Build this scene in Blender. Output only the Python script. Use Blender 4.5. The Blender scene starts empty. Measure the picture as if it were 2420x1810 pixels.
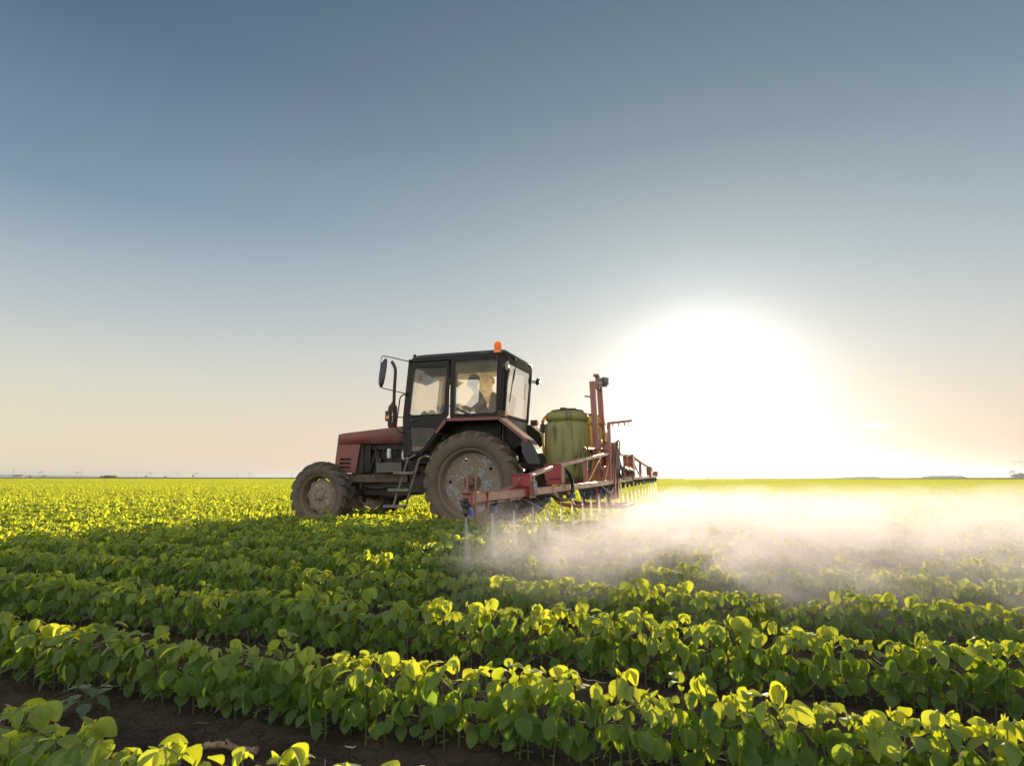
import bpy, bmesh, math, random
from mathutils import Vector, Matrix, noise, geometry
R = math.radians
random.seed(11)
S = bpy.context.scene
COL = S.collection

# ------------------------------------------------------------------ camera
# World axes: X = the way the tractor drives (along the crop rows), Y = towards
# the photographer, Z = up. Origin = ground under the tractor's rear axle.
VIEW = R(-71.25)                       # heading of the view in the XY plane
CAM = Vector((-3.739, 9.945, 0.88))
cam = bpy.data.cameras.new('camera'); camo = bpy.data.objects.new('camera', cam); COL.objects.link(camo)
camo.location = CAM
camo.rotation_euler = (R(90) + math.atan(223/1480), 0, VIEW - R(90))
cam.sensor_width = 36; cam.lens = 36*1480/2420
cam.clip_start = 0.05; cam.clip_end = 20000
cam.dof.use_dof = True; cam.dof.focus_distance = 8.2; cam.dof.aperture_fstop = 7.1
S.camera = camo

# ------------------------------------------------------------------ sun and sky
SUN_AZ = VIEW - R(17.3); SUN_EL = R(6.6)
sdir = Vector((math.cos(SUN_AZ)*math.cos(SUN_EL), math.sin(SUN_AZ)*math.cos(SUN_EL), math.sin(SUN_EL)))
sl = bpy.data.lights.new('sun', 'SUN'); sl.energy = 5.0; sl.angle = R(0.55); sl.color = (1.0, .83, .52)
so = bpy.data.objects.new('sun', sl); COL.objects.link(so)
so.rotation_euler = sdir.to_track_quat('Z', 'Y').to_euler()

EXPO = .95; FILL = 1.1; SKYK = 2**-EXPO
W = bpy.data.worlds.new('World'); S.world = W; W.use_nodes = True
wt = W.node_tree; wt.nodes.clear()
def wn(t, **k):
    n = wt.nodes.new(t)
    for a, b in k.items(): setattr(n, a, b)
    return n
def wm(op, a, b=None, c=None):
    n = wn('ShaderNodeMath', operation=op)
    for i, v in enumerate((a, b, c)):
        if v is None: continue
        if isinstance(v, (int, float)): n.inputs[i].default_value = v
        else: wt.links.new(v, n.inputs[i])
    return n.outputs[0]
tc = wn('ShaderNodeTexCoord')
nrm = wn('ShaderNodeVectorMath', operation='NORMALIZE'); wt.links.new(tc.outputs['Generated'], nrm.inputs[0])
sep = wn('ShaderNodeSeparateXYZ'); wt.links.new(nrm.outputs[0], sep.inputs[0])
el = wm('MULTIPLY', wm('ARCSINE', sep.outputs['Z']), 57.29578)              # elevation, degrees
dt = wn('ShaderNodeVectorMath', operation='DOT_PRODUCT'); wt.links.new(nrm.outputs[0], dt.inputs[0]); dt.inputs[1].default_value = sdir
ang = wm('MULTIPLY', wm('ARCCOSINE', wm('MINIMUM', dt.outputs['Value'], 1.0)), 57.29578)   # angle from the sun, degrees
# clear-sky gradient (haze near the horizon, deeper blue above and away from the sun)
def ramp(fac, stops):
    n = wn('ShaderNodeValToRGB'); cr = n.color_ramp
    while len(cr.elements) > 1: cr.elements.remove(cr.elements[-1])
    for i, (p, c) in enumerate(stops):
        e = cr.elements[0] if i == 0 else cr.elements.new(p)
        e.position = p; e.color = (*c, 1)
    cr.interpolation = 'LINEAR'
    wt.links.new(fac, n.inputs[0]); return n.outputs[0]
def lin(r, g, b): return tuple(((v/255)/12.92 if v/255 < .04045 else ((v/255+.055)/1.055)**2.4) for v in (r, g, b))
SKY_FAR = [(0, lin(239,224,196)), (.02, lin(238,223,196)), (.07, lin(233,222,198)), (.13, lin(219,219,204)), (.22, lin(186,197,202)), (.36, lin(128,152,172)), (.55, lin(92,114,138)), (.8, lin(72,92,118)), (1, lin(55,72,98))]
SKY_NEAR = [(0, lin(238,208,180)), (.03, lin(236,208,182)), (.10, lin(226,212,196)), (.18, lin(206,207,202)), (.30, lin(174,188,194)), (.48, lin(134,152,163)), (.70, lin(106,127,142)), (1, lin(60,84,112))]
elf = wm('DIVIDE', wm('MAXIMUM', el, 0.0), 60.0)
c_far = ramp(elf, SKY_FAR); c_near = ramp(elf, SKY_NEAR)
mixn = wn('ShaderNodeMix', data_type='RGBA'); 
mr = wn('ShaderNodeMapRange'); mr.interpolation_type = 'SMOOTHSTEP'; wt.links.new(ang, mr.inputs[0]); mr.inputs[1].default_value = 10; mr.inputs[2].default_value = 62; mr.inputs[3].default_value = 1; mr.inputs[4].default_value = 0
wt.links.new(mr.outputs[0], mixn.inputs[0]); wt.links.new(c_far, mixn.inputs[6]); wt.links.new(c_near, mixn.inputs[7])
sky = wn('ShaderNodeTexSky', sky_type='NISHITA'); sky.sun_disc = False; sky.sun_elevation = SUN_EL; sky.sun_rotation = math.pi/2 - SUN_AZ; sky.dust_density = 2.0; sky.air_density = 1.0
bg_sky = wn('ShaderNodeBackground'); wt.links.new(sky.outputs[0], bg_sky.inputs[0]); bg_sky.inputs[1].default_value = 0.002
bg_grad = wn('ShaderNodeBackground'); wt.links.new(mixn.outputs[2], bg_grad.inputs[0]); anti = wn('ShaderNodeMapRange'); anti.interpolation_type = 'SMOOTHSTEP'; wt.links.new(ang, anti.inputs[0]); anti.inputs[1].default_value = 62; anti.inputs[2].default_value = 120; anti.inputs[3].default_value = .97*SKYK; anti.inputs[4].default_value = 1.3*SKYK; wt.links.new(anti.outputs[0], bg_grad.inputs[1])  # gradient also strengthened away from the sun, as added fill
# aureole round the low sun: gaussian core + wide skirt
core = wm('MULTIPLY', wm('EXPONENT', wm('MULTIPLY', wm('POWER', wm('DIVIDE', ang, 4.5), 1.75), -1.0)), 2.2*SKYK)
skirt = wm('MULTIPLY', wm('EXPONENT', wm('MULTIPLY', ang, -1/11)), 0.12*SKYK)
bg_core = wn('ShaderNodeBackground'); bg_core.inputs[0].default_value = (.98, .98, 1.0, 1); wt.links.new(core, bg_core.inputs[1])
bg_skirt = wn('ShaderNodeBackground'); bg_skirt.inputs[0].default_value = (1, .965, .92, 1); wt.links.new(skirt, bg_skirt.inputs[1])
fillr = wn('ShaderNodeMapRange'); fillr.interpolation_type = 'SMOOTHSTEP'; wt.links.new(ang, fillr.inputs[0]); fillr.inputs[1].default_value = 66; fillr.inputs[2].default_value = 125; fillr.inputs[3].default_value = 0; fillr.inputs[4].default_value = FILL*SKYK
bg_fill = wn('ShaderNodeBackground'); bg_fill.inputs[0].default_value = (1, .95, .86, 1); wt.links.new(fillr.outputs[0], bg_fill.inputs[1])      # added fill: sky opposite the sun brightened to lift shaded sides
# one small lens cloud low on the sunny side
def cloud(az_off, elev, sx, sy, s):
    a = VIEW - R(az_off)
    d = Vector((math.cos(a)*math.cos(R(elev)), math.sin(a)*math.cos(R(elev)), math.sin(R(elev))))
    side = Vector((math.sin(a), -math.cos(a), 0)); upv = side.cross(d)
    out = None
    for v, w_ in ((side, sx), (upv, sy)):
        n = wn('ShaderNodeVectorMath', operation='DOT_PRODUCT'); wt.links.new(nrm.outputs[0], n.inputs[0]); n.inputs[1].default_value = v
        q = n.outputs['Value']
        if v is not side: q = wm('SUBTRACT', q, 0.0)
        q = wm('POWER', wm('ABSOLUTE', wm('DIVIDE', q, w_)), 2.0)
        out = q if out is None else wm('ADD', out, q)
    f = wn('ShaderNodeVectorMath', operation='DOT_PRODUCT'); wt.links.new(nrm.outputs[0], f.inputs[0]); f.inputs[1].default_value = d
    front = wm('GREATER_THAN', f.outputs['Value'], 0.5)
    return wm('MULTIPLY', wm('MULTIPLY', wm('EXPONENT', wm('MULTIPLY', out, -1.0)), s), front)
cl = wm('ADD', cloud(30.0, 4.1, .0135, .0019, .9), cloud(25.4, 9.0, .006, .0008, .25))
bg_cl = wn('ShaderNodeBackground'); bg_cl.inputs[0].default_value = (1, .97, .92, 1); wt.links.new(cl, bg_cl.inputs[1])
def wadd(a, b):
    n = wn('ShaderNodeAddShader'); wt.links.new(a, n.inputs[0]); wt.links.new(b, n.inputs[1]); return n.outputs[0]
acc = bg_sky.outputs[0]
for b in (bg_fill, bg_grad, bg_core, bg_skirt, bg_cl): acc = wadd(acc, b.outputs[0])
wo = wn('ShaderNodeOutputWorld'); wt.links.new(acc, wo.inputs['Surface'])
W.cycles.sampling_method = 'MANUAL'; W.cycles.sample_map_resolution = 1024

S.view_settings.view_transform = 'Standard'; S.view_settings.look = 'None'
S.view_settings.exposure = EXPO; S.view_settings.gamma = 1
S.cycles.use_denoising = True
S.cycles.max_bounces = 8; S.cycles.diffuse_bounces = 3; S.cycles.glossy_bounces = 3; S.cycles.transmission_bounces = 6
S.cycles.transparent_max_bounces = 16; S.cycles.volume_bounces = 1; S.cycles.volume_max_steps = 96
S.cycles.sample_clamp_indirect = 6

# ------------------------------------------------------------------ materials
def mat(name):
    m = bpy.data.materials.new(name); m.use_nodes = True; m.node_tree.nodes.clear(); return m
class NT:
    def __init__(s, m): s.t = m.node_tree
    def n(s, t, **k):
        x = s.t.nodes.new(t)
        for a, b in k.items(): setattr(x, a, b)
        return x
    def set(s, sock, v):
        if isinstance(v, bpy.types.NodeSocket): s.t.links.new(v, sock)
        elif isinstance(v, tuple) and len(v) == 3 and sock.type == 'RGBA': sock.default_value = (*v, 1)
        else: sock.default_value = v
    def m(s, op, a, b=None, c=None, clamp=False):
        x = s.n('ShaderNodeMath', operation=op); x.use_clamp = clamp
        for i, v in enumerate((a, b, c)):
            if v is not None: s.set(x.inputs[i], v)
        return x.outputs[0]
    def mix(s, f, a, b, mode='MIX'):
        x = s.n('ShaderNodeMix', data_type='RGBA', blend_type=mode); s.set(x.inputs[0], f); s.set(x.inputs[6], a); s.set(x.inputs[7], b); return x.outputs[2]
    def noise(s, vec, scale, detail=4, rough=.55, dist=0):
        x = s.n('ShaderNodeTexNoise'); s.set(x.inputs['Vector'], vec); x.inputs['Scale'].default_value = scale
        x.inputs['Detail'].default_value = detail; x.inputs['Roughness'].default_value = rough; x.inputs['Distortion'].default_value = dist
        return x.outputs['Fac']
    def mr(s, v, a, b, c=0., d=1., smooth=True):
        x = s.n('ShaderNodeMapRange'); 
        if smooth: x.interpolation_type = 'SMOOTHSTEP'
        s.set(x.inputs[0], v); 
        for i, q in enumerate((a, b, c, d)): s.set(x.inputs[i+1], q)
        return x.outputs[0]
    def geo(s): return s.n('ShaderNodeNewGeometry').outputs['Position']
    def out(s, surf=None, vol=None):
        o = s.n('ShaderNodeOutputMaterial')
        if surf: s.t.links.new(surf, o.inputs['Surface'])
        if vol: s.t.links.new(vol, o.inputs['Volume'])
    def bump(s, h, strength=.3, dist=.01):
        x = s.n('ShaderNodeBump'); x.inputs['Strength'].default_value = strength; x.inputs['Distance'].default_value = dist
        s.set(x.inputs['Height'], h); return x.outputs[0]
def painted(name, base, dust=(.17,.12,.08), amount=.35, scale=6, rough=.5, metal=0, streak=None, bump=.15, spots=0.0, edge=.12, spec=.5, rough2=.92):
    """paint or bare material carrying patchy dried mud and dust"""
    m = mat(name); t = NT(m); p = t.geo()
    n1 = t.noise(p, scale, 6, .6, .3); n2 = t.noise(p, scale*7, 4, .6)
    f = t.m('ADD', t.m('MULTIPLY', n1, .7), t.m('MULTIPLY', n2, .3))
    f = t.mr(f, .5 + (.5-amount)*.5 - edge, .5 + (.5-amount)*.5 + edge)
    if streak:
        mp = t.n('ShaderNodeMapping'); t.set(mp.inputs[0], p); mp.inputs['Scale'].default_value = (streak[0], streak[0], streak[1])
        sn = t.noise(mp.outputs[0], 1.0, 5, .65)
        sf = t.mr(sn, streak[2], streak[3])
        base_c = t.mix(sf, base, streak[4])
    else: base_c = base
    if spots:
        base_c = t.mix(t.mr(t.noise(p, 45, 3, .7), .62-spots*.1, .70), base_c, dust)
    c = t.mix(f, base_c, dust)
    c = t.mix(t.m('MULTIPLY', n2, .5), c, (0, 0, 0), 'MULTIPLY') if False else c
    b = t.n('ShaderNodeBsdfPrincipled'); t.set(b.inputs['Base Color'], c)
    b.inputs['Specular IOR Level'].default_value = spec
    t.set(b.inputs['Roughness'], t.mr(f, 0, 1, rough, rough2)); t.set(b.inputs['Metallic'], t.mr(f, 0, 1, metal, 0.))
    t.set(b.inputs['Normal'], t.bump(t.m('ADD', f, t.m('MULTIPLY', n2, .5)), bump, .008))
    t.out(b.outputs[0]); return m
M = {}
MUD = (.125, .092, .062)
M['red'] = painted('red_paint', (.19,.028,.022), (.165,.092,.072), .52, 4, .42, bump=.08, spots=.3)
M['redboom'] = painted('boom_paint', (.23,.030,.020), (.25,.085,.048), .40, 8, .28, rough2=.5, spec=.7, streak=(22, 3, .46, .62, (.20,.085,.06)), bump=.1)
M['redbright'] = painted('bracket_paint', (.24,.016,.018), (.17,.075,.055), .26, 8, .38)
M['black'] = painted('black_paint', (.010,.009,.008), (.040,.028,.020), .25, 3, .5, bump=.08, spec=.28)
M['roof'] = painted('roof_paint', (.030,.032,.034), (.10,.08,.06), .35, 4, .38)
M['tyre'] = painted('muddy_rubber', (.042,.038,.033), MUD, .62, 3.2, .8, bump=.5, edge=.3)
M['tyre2'] = painted('rubber', (.030,.030,.030), (.105,.083,.060), .42, 5, .75, bump=.4, edge=.25)
M['rim'] = painted('muddy_rim', (.17,.115,.05), MUD, .62, 5, .7, bump=.4)
M['hub'] = painted('muddy_hub', (.40,.40,.37), (.20,.155,.112), .70, 14, .6, bump=.4, edge=.05)
M['engine'] = painted('greasy_iron', (.022,.019,.015), (.060,.044,.030), .40, 9, .6, bump=.5)
M['frame'] = painted('muddy_frame', (.04,.032,.024), (.13,.095,.062), .62, 8, .8, bump=.6)
M['ladder'] = painted('ladder_steel', (.08,.078,.075), (.18,.145,.105), .55, 10, .6, bump=.4)
M['steel'] = painted('steel', (.20,.19,.17), (.12,.09,.06), .4, 12, .45, .6)
M['grey'] = painted('grey_trim', (.085,.085,.068), (.12,.10,.07), .3, 8, .6)
M['hose'] = painted('black_hose', (.012,.013,.016), (.07,.06,.05), .2, 10, .35)
M['plastic'] = painted('black_plastic', (.012,.012,.013), (.06,.05,.04), .25, 20, .4)
M['blue'] = painted('blue_plastic', (.015,.11,.70), (.05,.10,.35), .15, 20, .35)
M['white'] = painted('white_filter', (.60,.60,.57), (.2,.16,.12), .35, 12, .5)
M['rust'] = painted('rusty_pipe', (.070,.042,.030), (.030,.024,.02), .4, 12, .8)
M['cream'] = painted('pale_panel', (.24,.24,.205), (.14,.115,.085), .45, 5, .6)
M['seat'] = painted('red_seat', (.22,.03,.03), (.1,.05,.04), .3, 8, .8)
M['spring'] = painted('spring_steel', (.55,.56,.58), (.25,.2,.16), .2, 20, .3, .8)
M['wood'] = painted('dry_stalk', (.30,.21,.13), (.12,.08,.055), .4, 30, .9)

def disc_mat():
    m = mat('muddy_disc'); t = NT(m); p = t.geo()
    mp = t.n('ShaderNodeMapping'); t.set(mp.inputs[0], p); mp.inputs['Scale'].default_value = (1, .2, 1)
    w = t.noise(mp.outputs[0], 13, 5, .62, 1.6); big = t.noise(mp.outputs[0], 3.2, 2, .5)
    f = t.mr(t.m('ADD', t.m('MULTIPLY', w, .72), t.m('MULTIPLY', big, .36)), .50, .535)
    c = t.mix(f, (.19,.215,.235), (.175,.130,.090))
    b = t.n('ShaderNodeBsdfPrincipled'); t.set(b.inputs['Base Color'], c); t.set(b.inputs['Roughness'], t.mr(f, 0, 1, .32, .9))
    t.set(b.inputs['Normal'], t.bump(f, .35, .006)); t.out(b.outputs[0]); return m
M['disc'] = disc_mat()
def tank_mat(name, col, trans):
    m = mat(name); t = NT(m); p = t.geo()
    mp = t.n('ShaderNodeMapping'); t.set(mp.inputs[0], p); mp.inputs['Scale'].default_value = (10, 10, 1.1)
    n = t.noise(mp.outputs[0], 1.3, 6, .68, .3); fine = t.noise(p, 60, 3, .6)
    cen = t.noise(p, 1.7, 2, .5)
    f = t.mr(t.m('ADD', t.m('ADD', t.m('MULTIPLY', n, .75), t.m('MULTIPLY', fine, .15)), t.m('MULTIPLY', cen, .35)), .60, .82)
    c = t.mix(f, col, (.045,.038,.018))
    d = t.n('ShaderNodeBsdfPrincipled'); t.set(d.inputs['Base Color'], c); d.inputs['Roughness'].default_value = .42
    tr = t.n('ShaderNodeBsdfTranslucent'); t.set(tr.inputs[0], t.mix(f, trans, (.05,.04,.01)))
    x = t.n('ShaderNodeMixShader'); x.inputs[0].default_value = .42; t.t.links.new(d.outputs[0], x.inputs[1]); t.t.links.new(tr.outputs[0], x.inputs[2])
    t.out(x.outputs[0]); return m
M['tank'] = tank_mat('green_yellow_plastic', (.31,.30,.11), (.44,.38,.11))
M['tank2'] = tank_mat('yellow_plastic', (.62,.44,.05), (.85,.55,.05))
M['yhose'] = tank_mat('yellow_hose', (.60,.36,.05), (.85,.45,.05))

def glass_mat(name, dust=.10, tint=(.93,.95,.93), seed=0):
    m = mat(name); t = NT(m); p = t.geo()
    n = t.noise(p, 9, 5, .65, .5); big = t.noise(p, 2.2, 2, .5); sp = t.noise(p, 120, 2, .6)
    f = t.m('ADD', t.mr(t.m('ADD', t.m('MULTIPLY', n, .6), t.m('MULTIPLY', big, .4)), .35, .7, dust*.5, dust*1.7), t.mr(sp, .66, .74, 0, .25))
    tr = t.n('ShaderNodeBsdfTransparent'); t.set(tr.inputs[0], tint)
    tl = t.n('ShaderNodeBsdfTranslucent'); t.set(tl.inputs[0], (.80,.62,.40))
    df = t.n('ShaderNodeBsdfDiffuse'); t.set(df.inputs[0], (.36,.32,.25))
    a = t.n('ShaderNodeMixShader'); a.inputs[0].default_value = .25; t.t.links.new(tl.outputs[0], a.inputs[1]); t.t.links.new(df.outputs[0], a.inputs[2])
    x = t.n('ShaderNodeMixShader'); t.set(x.inputs[0], f); t.t.links.new(tr.outputs[0], x.inputs[1]); t.t.links.new(a.outputs[0], x.inputs[2])
    g = t.n('ShaderNodeBsdfGlossy'); g.inputs['Roughness'].default_value = .04
    fr = t.n('ShaderNodeFresnel'); fr.inputs[0].default_value = 1.45
    y = t.n('ShaderNodeMixShader'); t.set(y.inputs[0], t.m('MULTIPLY', fr.outputs[0], .8)); t.t.links.new(x.outputs[0], y.inputs[1]); t.t.links.new(g.outputs[0], y.inputs[2])
    t.out(y.outputs[0]); return m
M['glass'] = glass_mat('dusty_glass', .09); M['glass2'] = glass_mat('very_dusty_glass', .19); M['glass3'] = glass_mat('clear_glass', .05, (.82,.85,.85))
def simple(name, base, rough=.5, metal=0, trans=None, tw=.5):
    m = mat(name); t = NT(m)
    b = t.n('ShaderNodeBsdfPrincipled'); t.set(b.inputs['Base Color'], base); b.inputs['Roughness'].default_value = rough; b.inputs['Metallic'].default_value = metal
    if trans:
        tr = t.n('ShaderNodeBsdfTranslucent'); t.set(tr.inputs[0], trans)
        x = t.n('ShaderNodeMixShader'); x.inputs[0].default_value = tw; t.t.links.new(b.outputs[0], x.inputs[1]); t.t.links.new(tr.outputs[0], x.inputs[2]); t.out(x.outputs[0])
    else: t.out(b.outputs[0])
    return m
M['amber'] = simple('amber_lens', (.9,.25,.01), .15, 0, (1,.42,.02), .6)
M['lamp'] = simple('lamp_lens', (.62,.55,.42), .12, 0, (.7,.6,.45), .3)
M['orange'] = simple('orange_lens', (.8,.2,.03), .2)
M['hole'] = simple('dark_recess', (.006,.005,.005), .9)
M['mirror'] = simple('mirror_glass', (.8,.8,.8), .05, 1)
M['skin'] = simple('skin', (.40,.22,.15), .6)
M['shirt'] = simple('shirt_cloth', (.16,.10,.075), .9)
M['cloth'] = simple('dark_cloth', (.035,.035,.05), .9)
M['hair'] = simple('hair', (.03,.02,.015), .8)
M['distant_steel'] = simple('weathered_pole', (.25,.22,.19), .8)
M['wall_far'] = simple('pale_wall', (.45,.42,.38), .9)

def leaf_mat(name='soybean_leaf', dark=(.032,.085,.028), light=(.165,.300,.090), tr_a=(.26,.50,.03), tr_b=(.95,.87,.03), mixw=.61):
    m = mat(name); t = NT(m)
    at = t.n('ShaderNodeAttribute', attribute_name='lv').outputs['Fac']
    oi = t.n('ShaderNodeObjectInfo').outputs['Random']
    uv = t.n('ShaderNodeAttribute', attribute_name='luv'); sx = t.n('ShaderNodeSeparateXYZ'); t.t.links.new(uv.outputs['Vector'], sx.inputs[0])
    u, v = sx.outputs['X'], sx.outputs['Y']                   # u: -1..1 across, v: 0..1 along
    au = t.m('ABSOLUTE', u)
    vein = t.m('FRACT', t.m('MULTIPLY', t.m('SUBTRACT', v, t.m('MULTIPLY', au, .30)), 6.5))
    vl = t.mr(t.m('ABSOLUTE', t.m('SUBTRACT', vein, .5)), .0, .10, 1, 0)
    mid = t.mr(au, .0, .07, 1, 0)
    veins = t.m('MAXIMUM', t.m('MULTIPLY', vl, .5), mid)
    p = t.geo(); n = t.noise(p, 60, 3, .6)
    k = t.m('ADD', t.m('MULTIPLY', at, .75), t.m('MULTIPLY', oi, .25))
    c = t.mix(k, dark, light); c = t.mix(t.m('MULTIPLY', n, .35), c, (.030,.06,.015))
    n25 = t.noise(p, 22, 3, .6); c = t.mix(t.mr(n25, .52, .68, 0, .35), c, (.17,.22,.05)); c = t.mix(t.mr(au, .82, 1.0, 0, .45), c, (.26,.30,.14))
    c = t.mix(t.m('MULTIPLY', veins, .5), c, (.20,.26,.09))
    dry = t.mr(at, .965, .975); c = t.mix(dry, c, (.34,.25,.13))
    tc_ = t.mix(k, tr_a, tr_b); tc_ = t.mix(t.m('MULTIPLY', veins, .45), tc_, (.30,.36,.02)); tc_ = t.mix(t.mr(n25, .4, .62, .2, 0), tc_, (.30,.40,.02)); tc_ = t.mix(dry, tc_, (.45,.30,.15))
    b = t.n('ShaderNodeBsdfPrincipled'); t.set(b.inputs['Base Color'], c); b.inputs['Roughness'].default_value = .52
    b.inputs['Specular IOR Level'].default_value = .35
    b.inputs['Sheen Weight'].default_value = .5; b.inputs['Sheen Roughness'].default_value = .4; t.set(b.inputs['Sheen Tint'], (.95,.95,.75))
    t.set(b.inputs['Normal'], t.bump(t.m('ADD', t.m('MULTIPLY', veins, -1.), t.m('MULTIPLY', n, .3)), .35, .002))
    tr = t.n('ShaderNodeBsdfTranslucent'); t.set(tr.inputs[0], tc_)
    x = t.n('ShaderNodeMixShader'); x.inputs[0].default_value = mixw; t.t.links.new(b.outputs[0], x.inputs[1]); t.t.links.new(tr.outputs[0], x.inputs[2])
    t.out(x.outputs[0]); return m
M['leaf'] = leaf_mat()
M['stem'] = simple('green_stem', (.13,.17,.045), .6, 0, (.28,.30,.06), .25)
M['weed'] = leaf_mat('weed_leaf', (.06,.12,.07), (.10,.17,.10), (.25,.40,.12), (.35,.5,.12), .35)

# ------------------------------------------------------------------ mesh builder
class MB:
    def __init__(s): s.v = []; s.f = []; s.m = []; s.cur = 0
    def add(s, vs, fs):
        o = len(s.v); s.v += [tuple(v) for v in vs]; s.f += [tuple(i+o for i in f) for f in fs]; s.m += [s.cur]*len(fs); return s
    def box(s, lo, hi, rot=None, piv=None):
        x0,y0,z0 = lo; x1,y1,z1 = hi
        vs = [Vector(p) for p in ((x0,y0,z0),(x1,y0,z0),(x1,y1,z0),(x0,y1,z0),(x0,y0,z1),(x1,y0,z1),(x1,y1,z1),(x0,y1,z1))]
        if rot is not None:
            piv = Vector(piv) if piv else sum(vs, Vector())/8
            vs = [rot @ (v-piv) + piv for v in vs]
        return s.add(vs, [(0,3,2,1),(4,5,6,7),(0,1,5,4),(1,2,6,5),(2,3,7,6),(3,0,4,7)])
    def bar(s, a, b, w, h, up=(0,0,1)):
        """rectangular bar from a to b, w across, h along up"""
        a, b = Vector(a), Vector(b); d = (b-a).normalized(); u = Vector(up); sd = d.cross(u)
        if sd.length < 1e-4: sd = d.cross(Vector((1,0,0)))
        sd.normalize(); u = sd.cross(d).normalized(); vs = []
        for p in (a, b):
            for i, j in ((-1,-1),(1,-1),(1,1),(-1,1)): vs.append(p + sd*(w/2*i) + u*(h/2*j))
        return s.add(vs, [(0,1,2,3)[::-1],(4,5,6,7),(0,1,5,4),(1,2,6,5),(2,3,7,6),(3,0,4,7)])
    def tube(s, pts, r, seg=8, caps=True):
        pts = [Vector(p) for p in pts]; n = len(pts); rr = r if isinstance(r, (list, tuple)) else [r]*n
        base = len(s.v); vs = []; ref = None
        for i, p in enumerate(pts):
            d = (pts[min(i+1,n-1)] - pts[max(i-1,0)]).normalized()
            if ref is None:
                ref = d.cross(Vector((0,0,1)));
                if ref.length < .05: ref = d.cross(Vector((1,0,0)))
            ref = (ref - d*ref.dot(d)); ref.normalize(); q = d.cross(ref)
            for k in range(seg):
                a = 2*math.pi*k/seg; vs.append(p + (ref*math.cos(a) + q*math.sin(a))*rr[i])
        fs = [(i*seg+k, i*seg+(k+1)%seg, (i+1)*seg+(k+1)%seg, (i+1)*seg+k) for i in range(n-1) for k in range(seg)]
        if caps: fs += [tuple(range(seg))[::-1], tuple(range((n-1)*seg, n*seg))]
        return s.add(vs, fs)
    def cyl(s, a, b, r, seg=16, r2=None): return s.tube([a, b], [r, r if r2 is None else r2], seg)
    def lathe(s, prof, o, ax, seg=32, close=False, sx=1.0, sy=1.0, power=2.0):
        """prof: (radius, distance along ax)"""
        o = Vector(o); ax = Vector(ax).normalized(); u = ax.cross(Vector((0,0,1)))
        if u.length < .05: u = Vector((1,0,0))
        u.normalize(); w = ax.cross(u); vs = []
        for r, h in prof:
            for k in range(seg):
                a = 2*math.pi*k/seg; c, q = math.cos(a), math.sin(a)
                if power != 2.0:
                    g = (abs(c)**power + abs(q)**power)**(-1/power)
                else: g = 1
                vs.append(o + ax*h + u*(r*c*g*sx) + w*(r*q*g*sy))
        n = len(prof); fs = [(i*seg+k, i*seg+(k+1)%seg, (i+1)*seg+(k+1)%seg, (i+1)*seg+k) for i in range(n-1) for k in range(seg)]
        if close: fs += [((n-1)*seg+k, (n-1)*seg+(k+1)%seg, (k+1)%seg, k) for k in range(seg)]
        else:
            if prof[0][0] > 1e-5: fs.append(tuple(range(seg))[::-1])
            if prof[-1][0] > 1e-5: fs.append(tuple(range((n-1)*seg, n*seg)))
        return s.add(vs, fs)
    def plate(s, outer, holes, fn, t):
        """flat plate from a 2D outline with holes; fn(a, b, d) -> 3D, d = 0 .. t through the thickness"""
        loops = [outer] + list(holes); flat = [p for l in loops for p in l]
        tris = geometry.tessellate_polygon([[Vector((p[0], p[1], 0)) for p in l] for l in loops])
        n = len(flat); vs = [fn(p[0], p[1], 0) for p in flat] + [fn(p[0], p[1], t) for p in flat]
        fs = [tuple(x) for x in tris] + [tuple(i+n for i in x[::-1]) for x in tris]; o = 0
        for l in loops:
            for k in range(len(l)):
                a, b = o+k, o+(k+1) % len(l); fs.append((a, b, b+n, a+n))
            o += len(l)
        return s.add(vs, fs)
    def ball(s, c, r, seg=16, rings=10, sc=(1,1,1)):
        prof = [(math.sin(math.pi*i/rings)*1.0, -math.cos(math.pi*i/rings)) for i in range(rings+1)]
        vs = []; c = Vector(c)
        for q, h in prof:
            for k in range(seg):
                a = 2*math.pi*k/seg; vs.append(c + Vector((q*math.cos(a)*sc[0], q*math.sin(a)*sc[1], h*sc[2]))*r)
        fs = [(i*seg+k, i*seg+(k+1)%seg, (i+1)*seg+(k+1)%seg, (i+1)*seg+k) for i in range(rings) for k in range(seg)]
        return s.add(vs, fs)
    def build(s, name, mats, parent=None, bevel=0, smooth=35, loc=None, merge=True):
        me = bpy.data.meshes.new(name); off = Vector(loc) if loc is not None else Vector()
        me.from_pydata([Vector(v)-off for v in s.v] if loc is not None else s.v, [], s.f)
        for m in (mats if isinstance(mats, (list, tuple)) else [mats]): me.materials.append(M[m] if isinstance(m, str) else m)
        me.polygons.foreach_set('material_index', s.m)
        if merge:
            b = bmesh.new(); b.from_mesh(me); bmesh.ops.remove_doubles(b, verts=b.verts, dist=1e-5); bmesh.ops.recalc_face_normals(b, faces=b.faces); b.to_mesh(me); b.free()
        if smooth:
            me.polygons.foreach_set('use_smooth', [True]*len(me.polygons)); me.set_sharp_from_angle(angle=R(smooth))
        o = bpy.data.objects.new(name, me); COL.objects.link(o)
        if parent: o.parent = parent
        if loc is not None:
            o.location = off - (parent.location if parent and parent.type == 'EMPTY' else Vector())
        elif parent and parent.type == 'EMPTY': o.location = -parent.location
        if bevel:
            bm_ = o.modifiers.new('bevel', 'BEVEL'); bm_.width = bevel; bm_.segments = 2; bm_.limit_method = 'ANGLE'; bm_.angle_limit = R(40)
        return o
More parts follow.
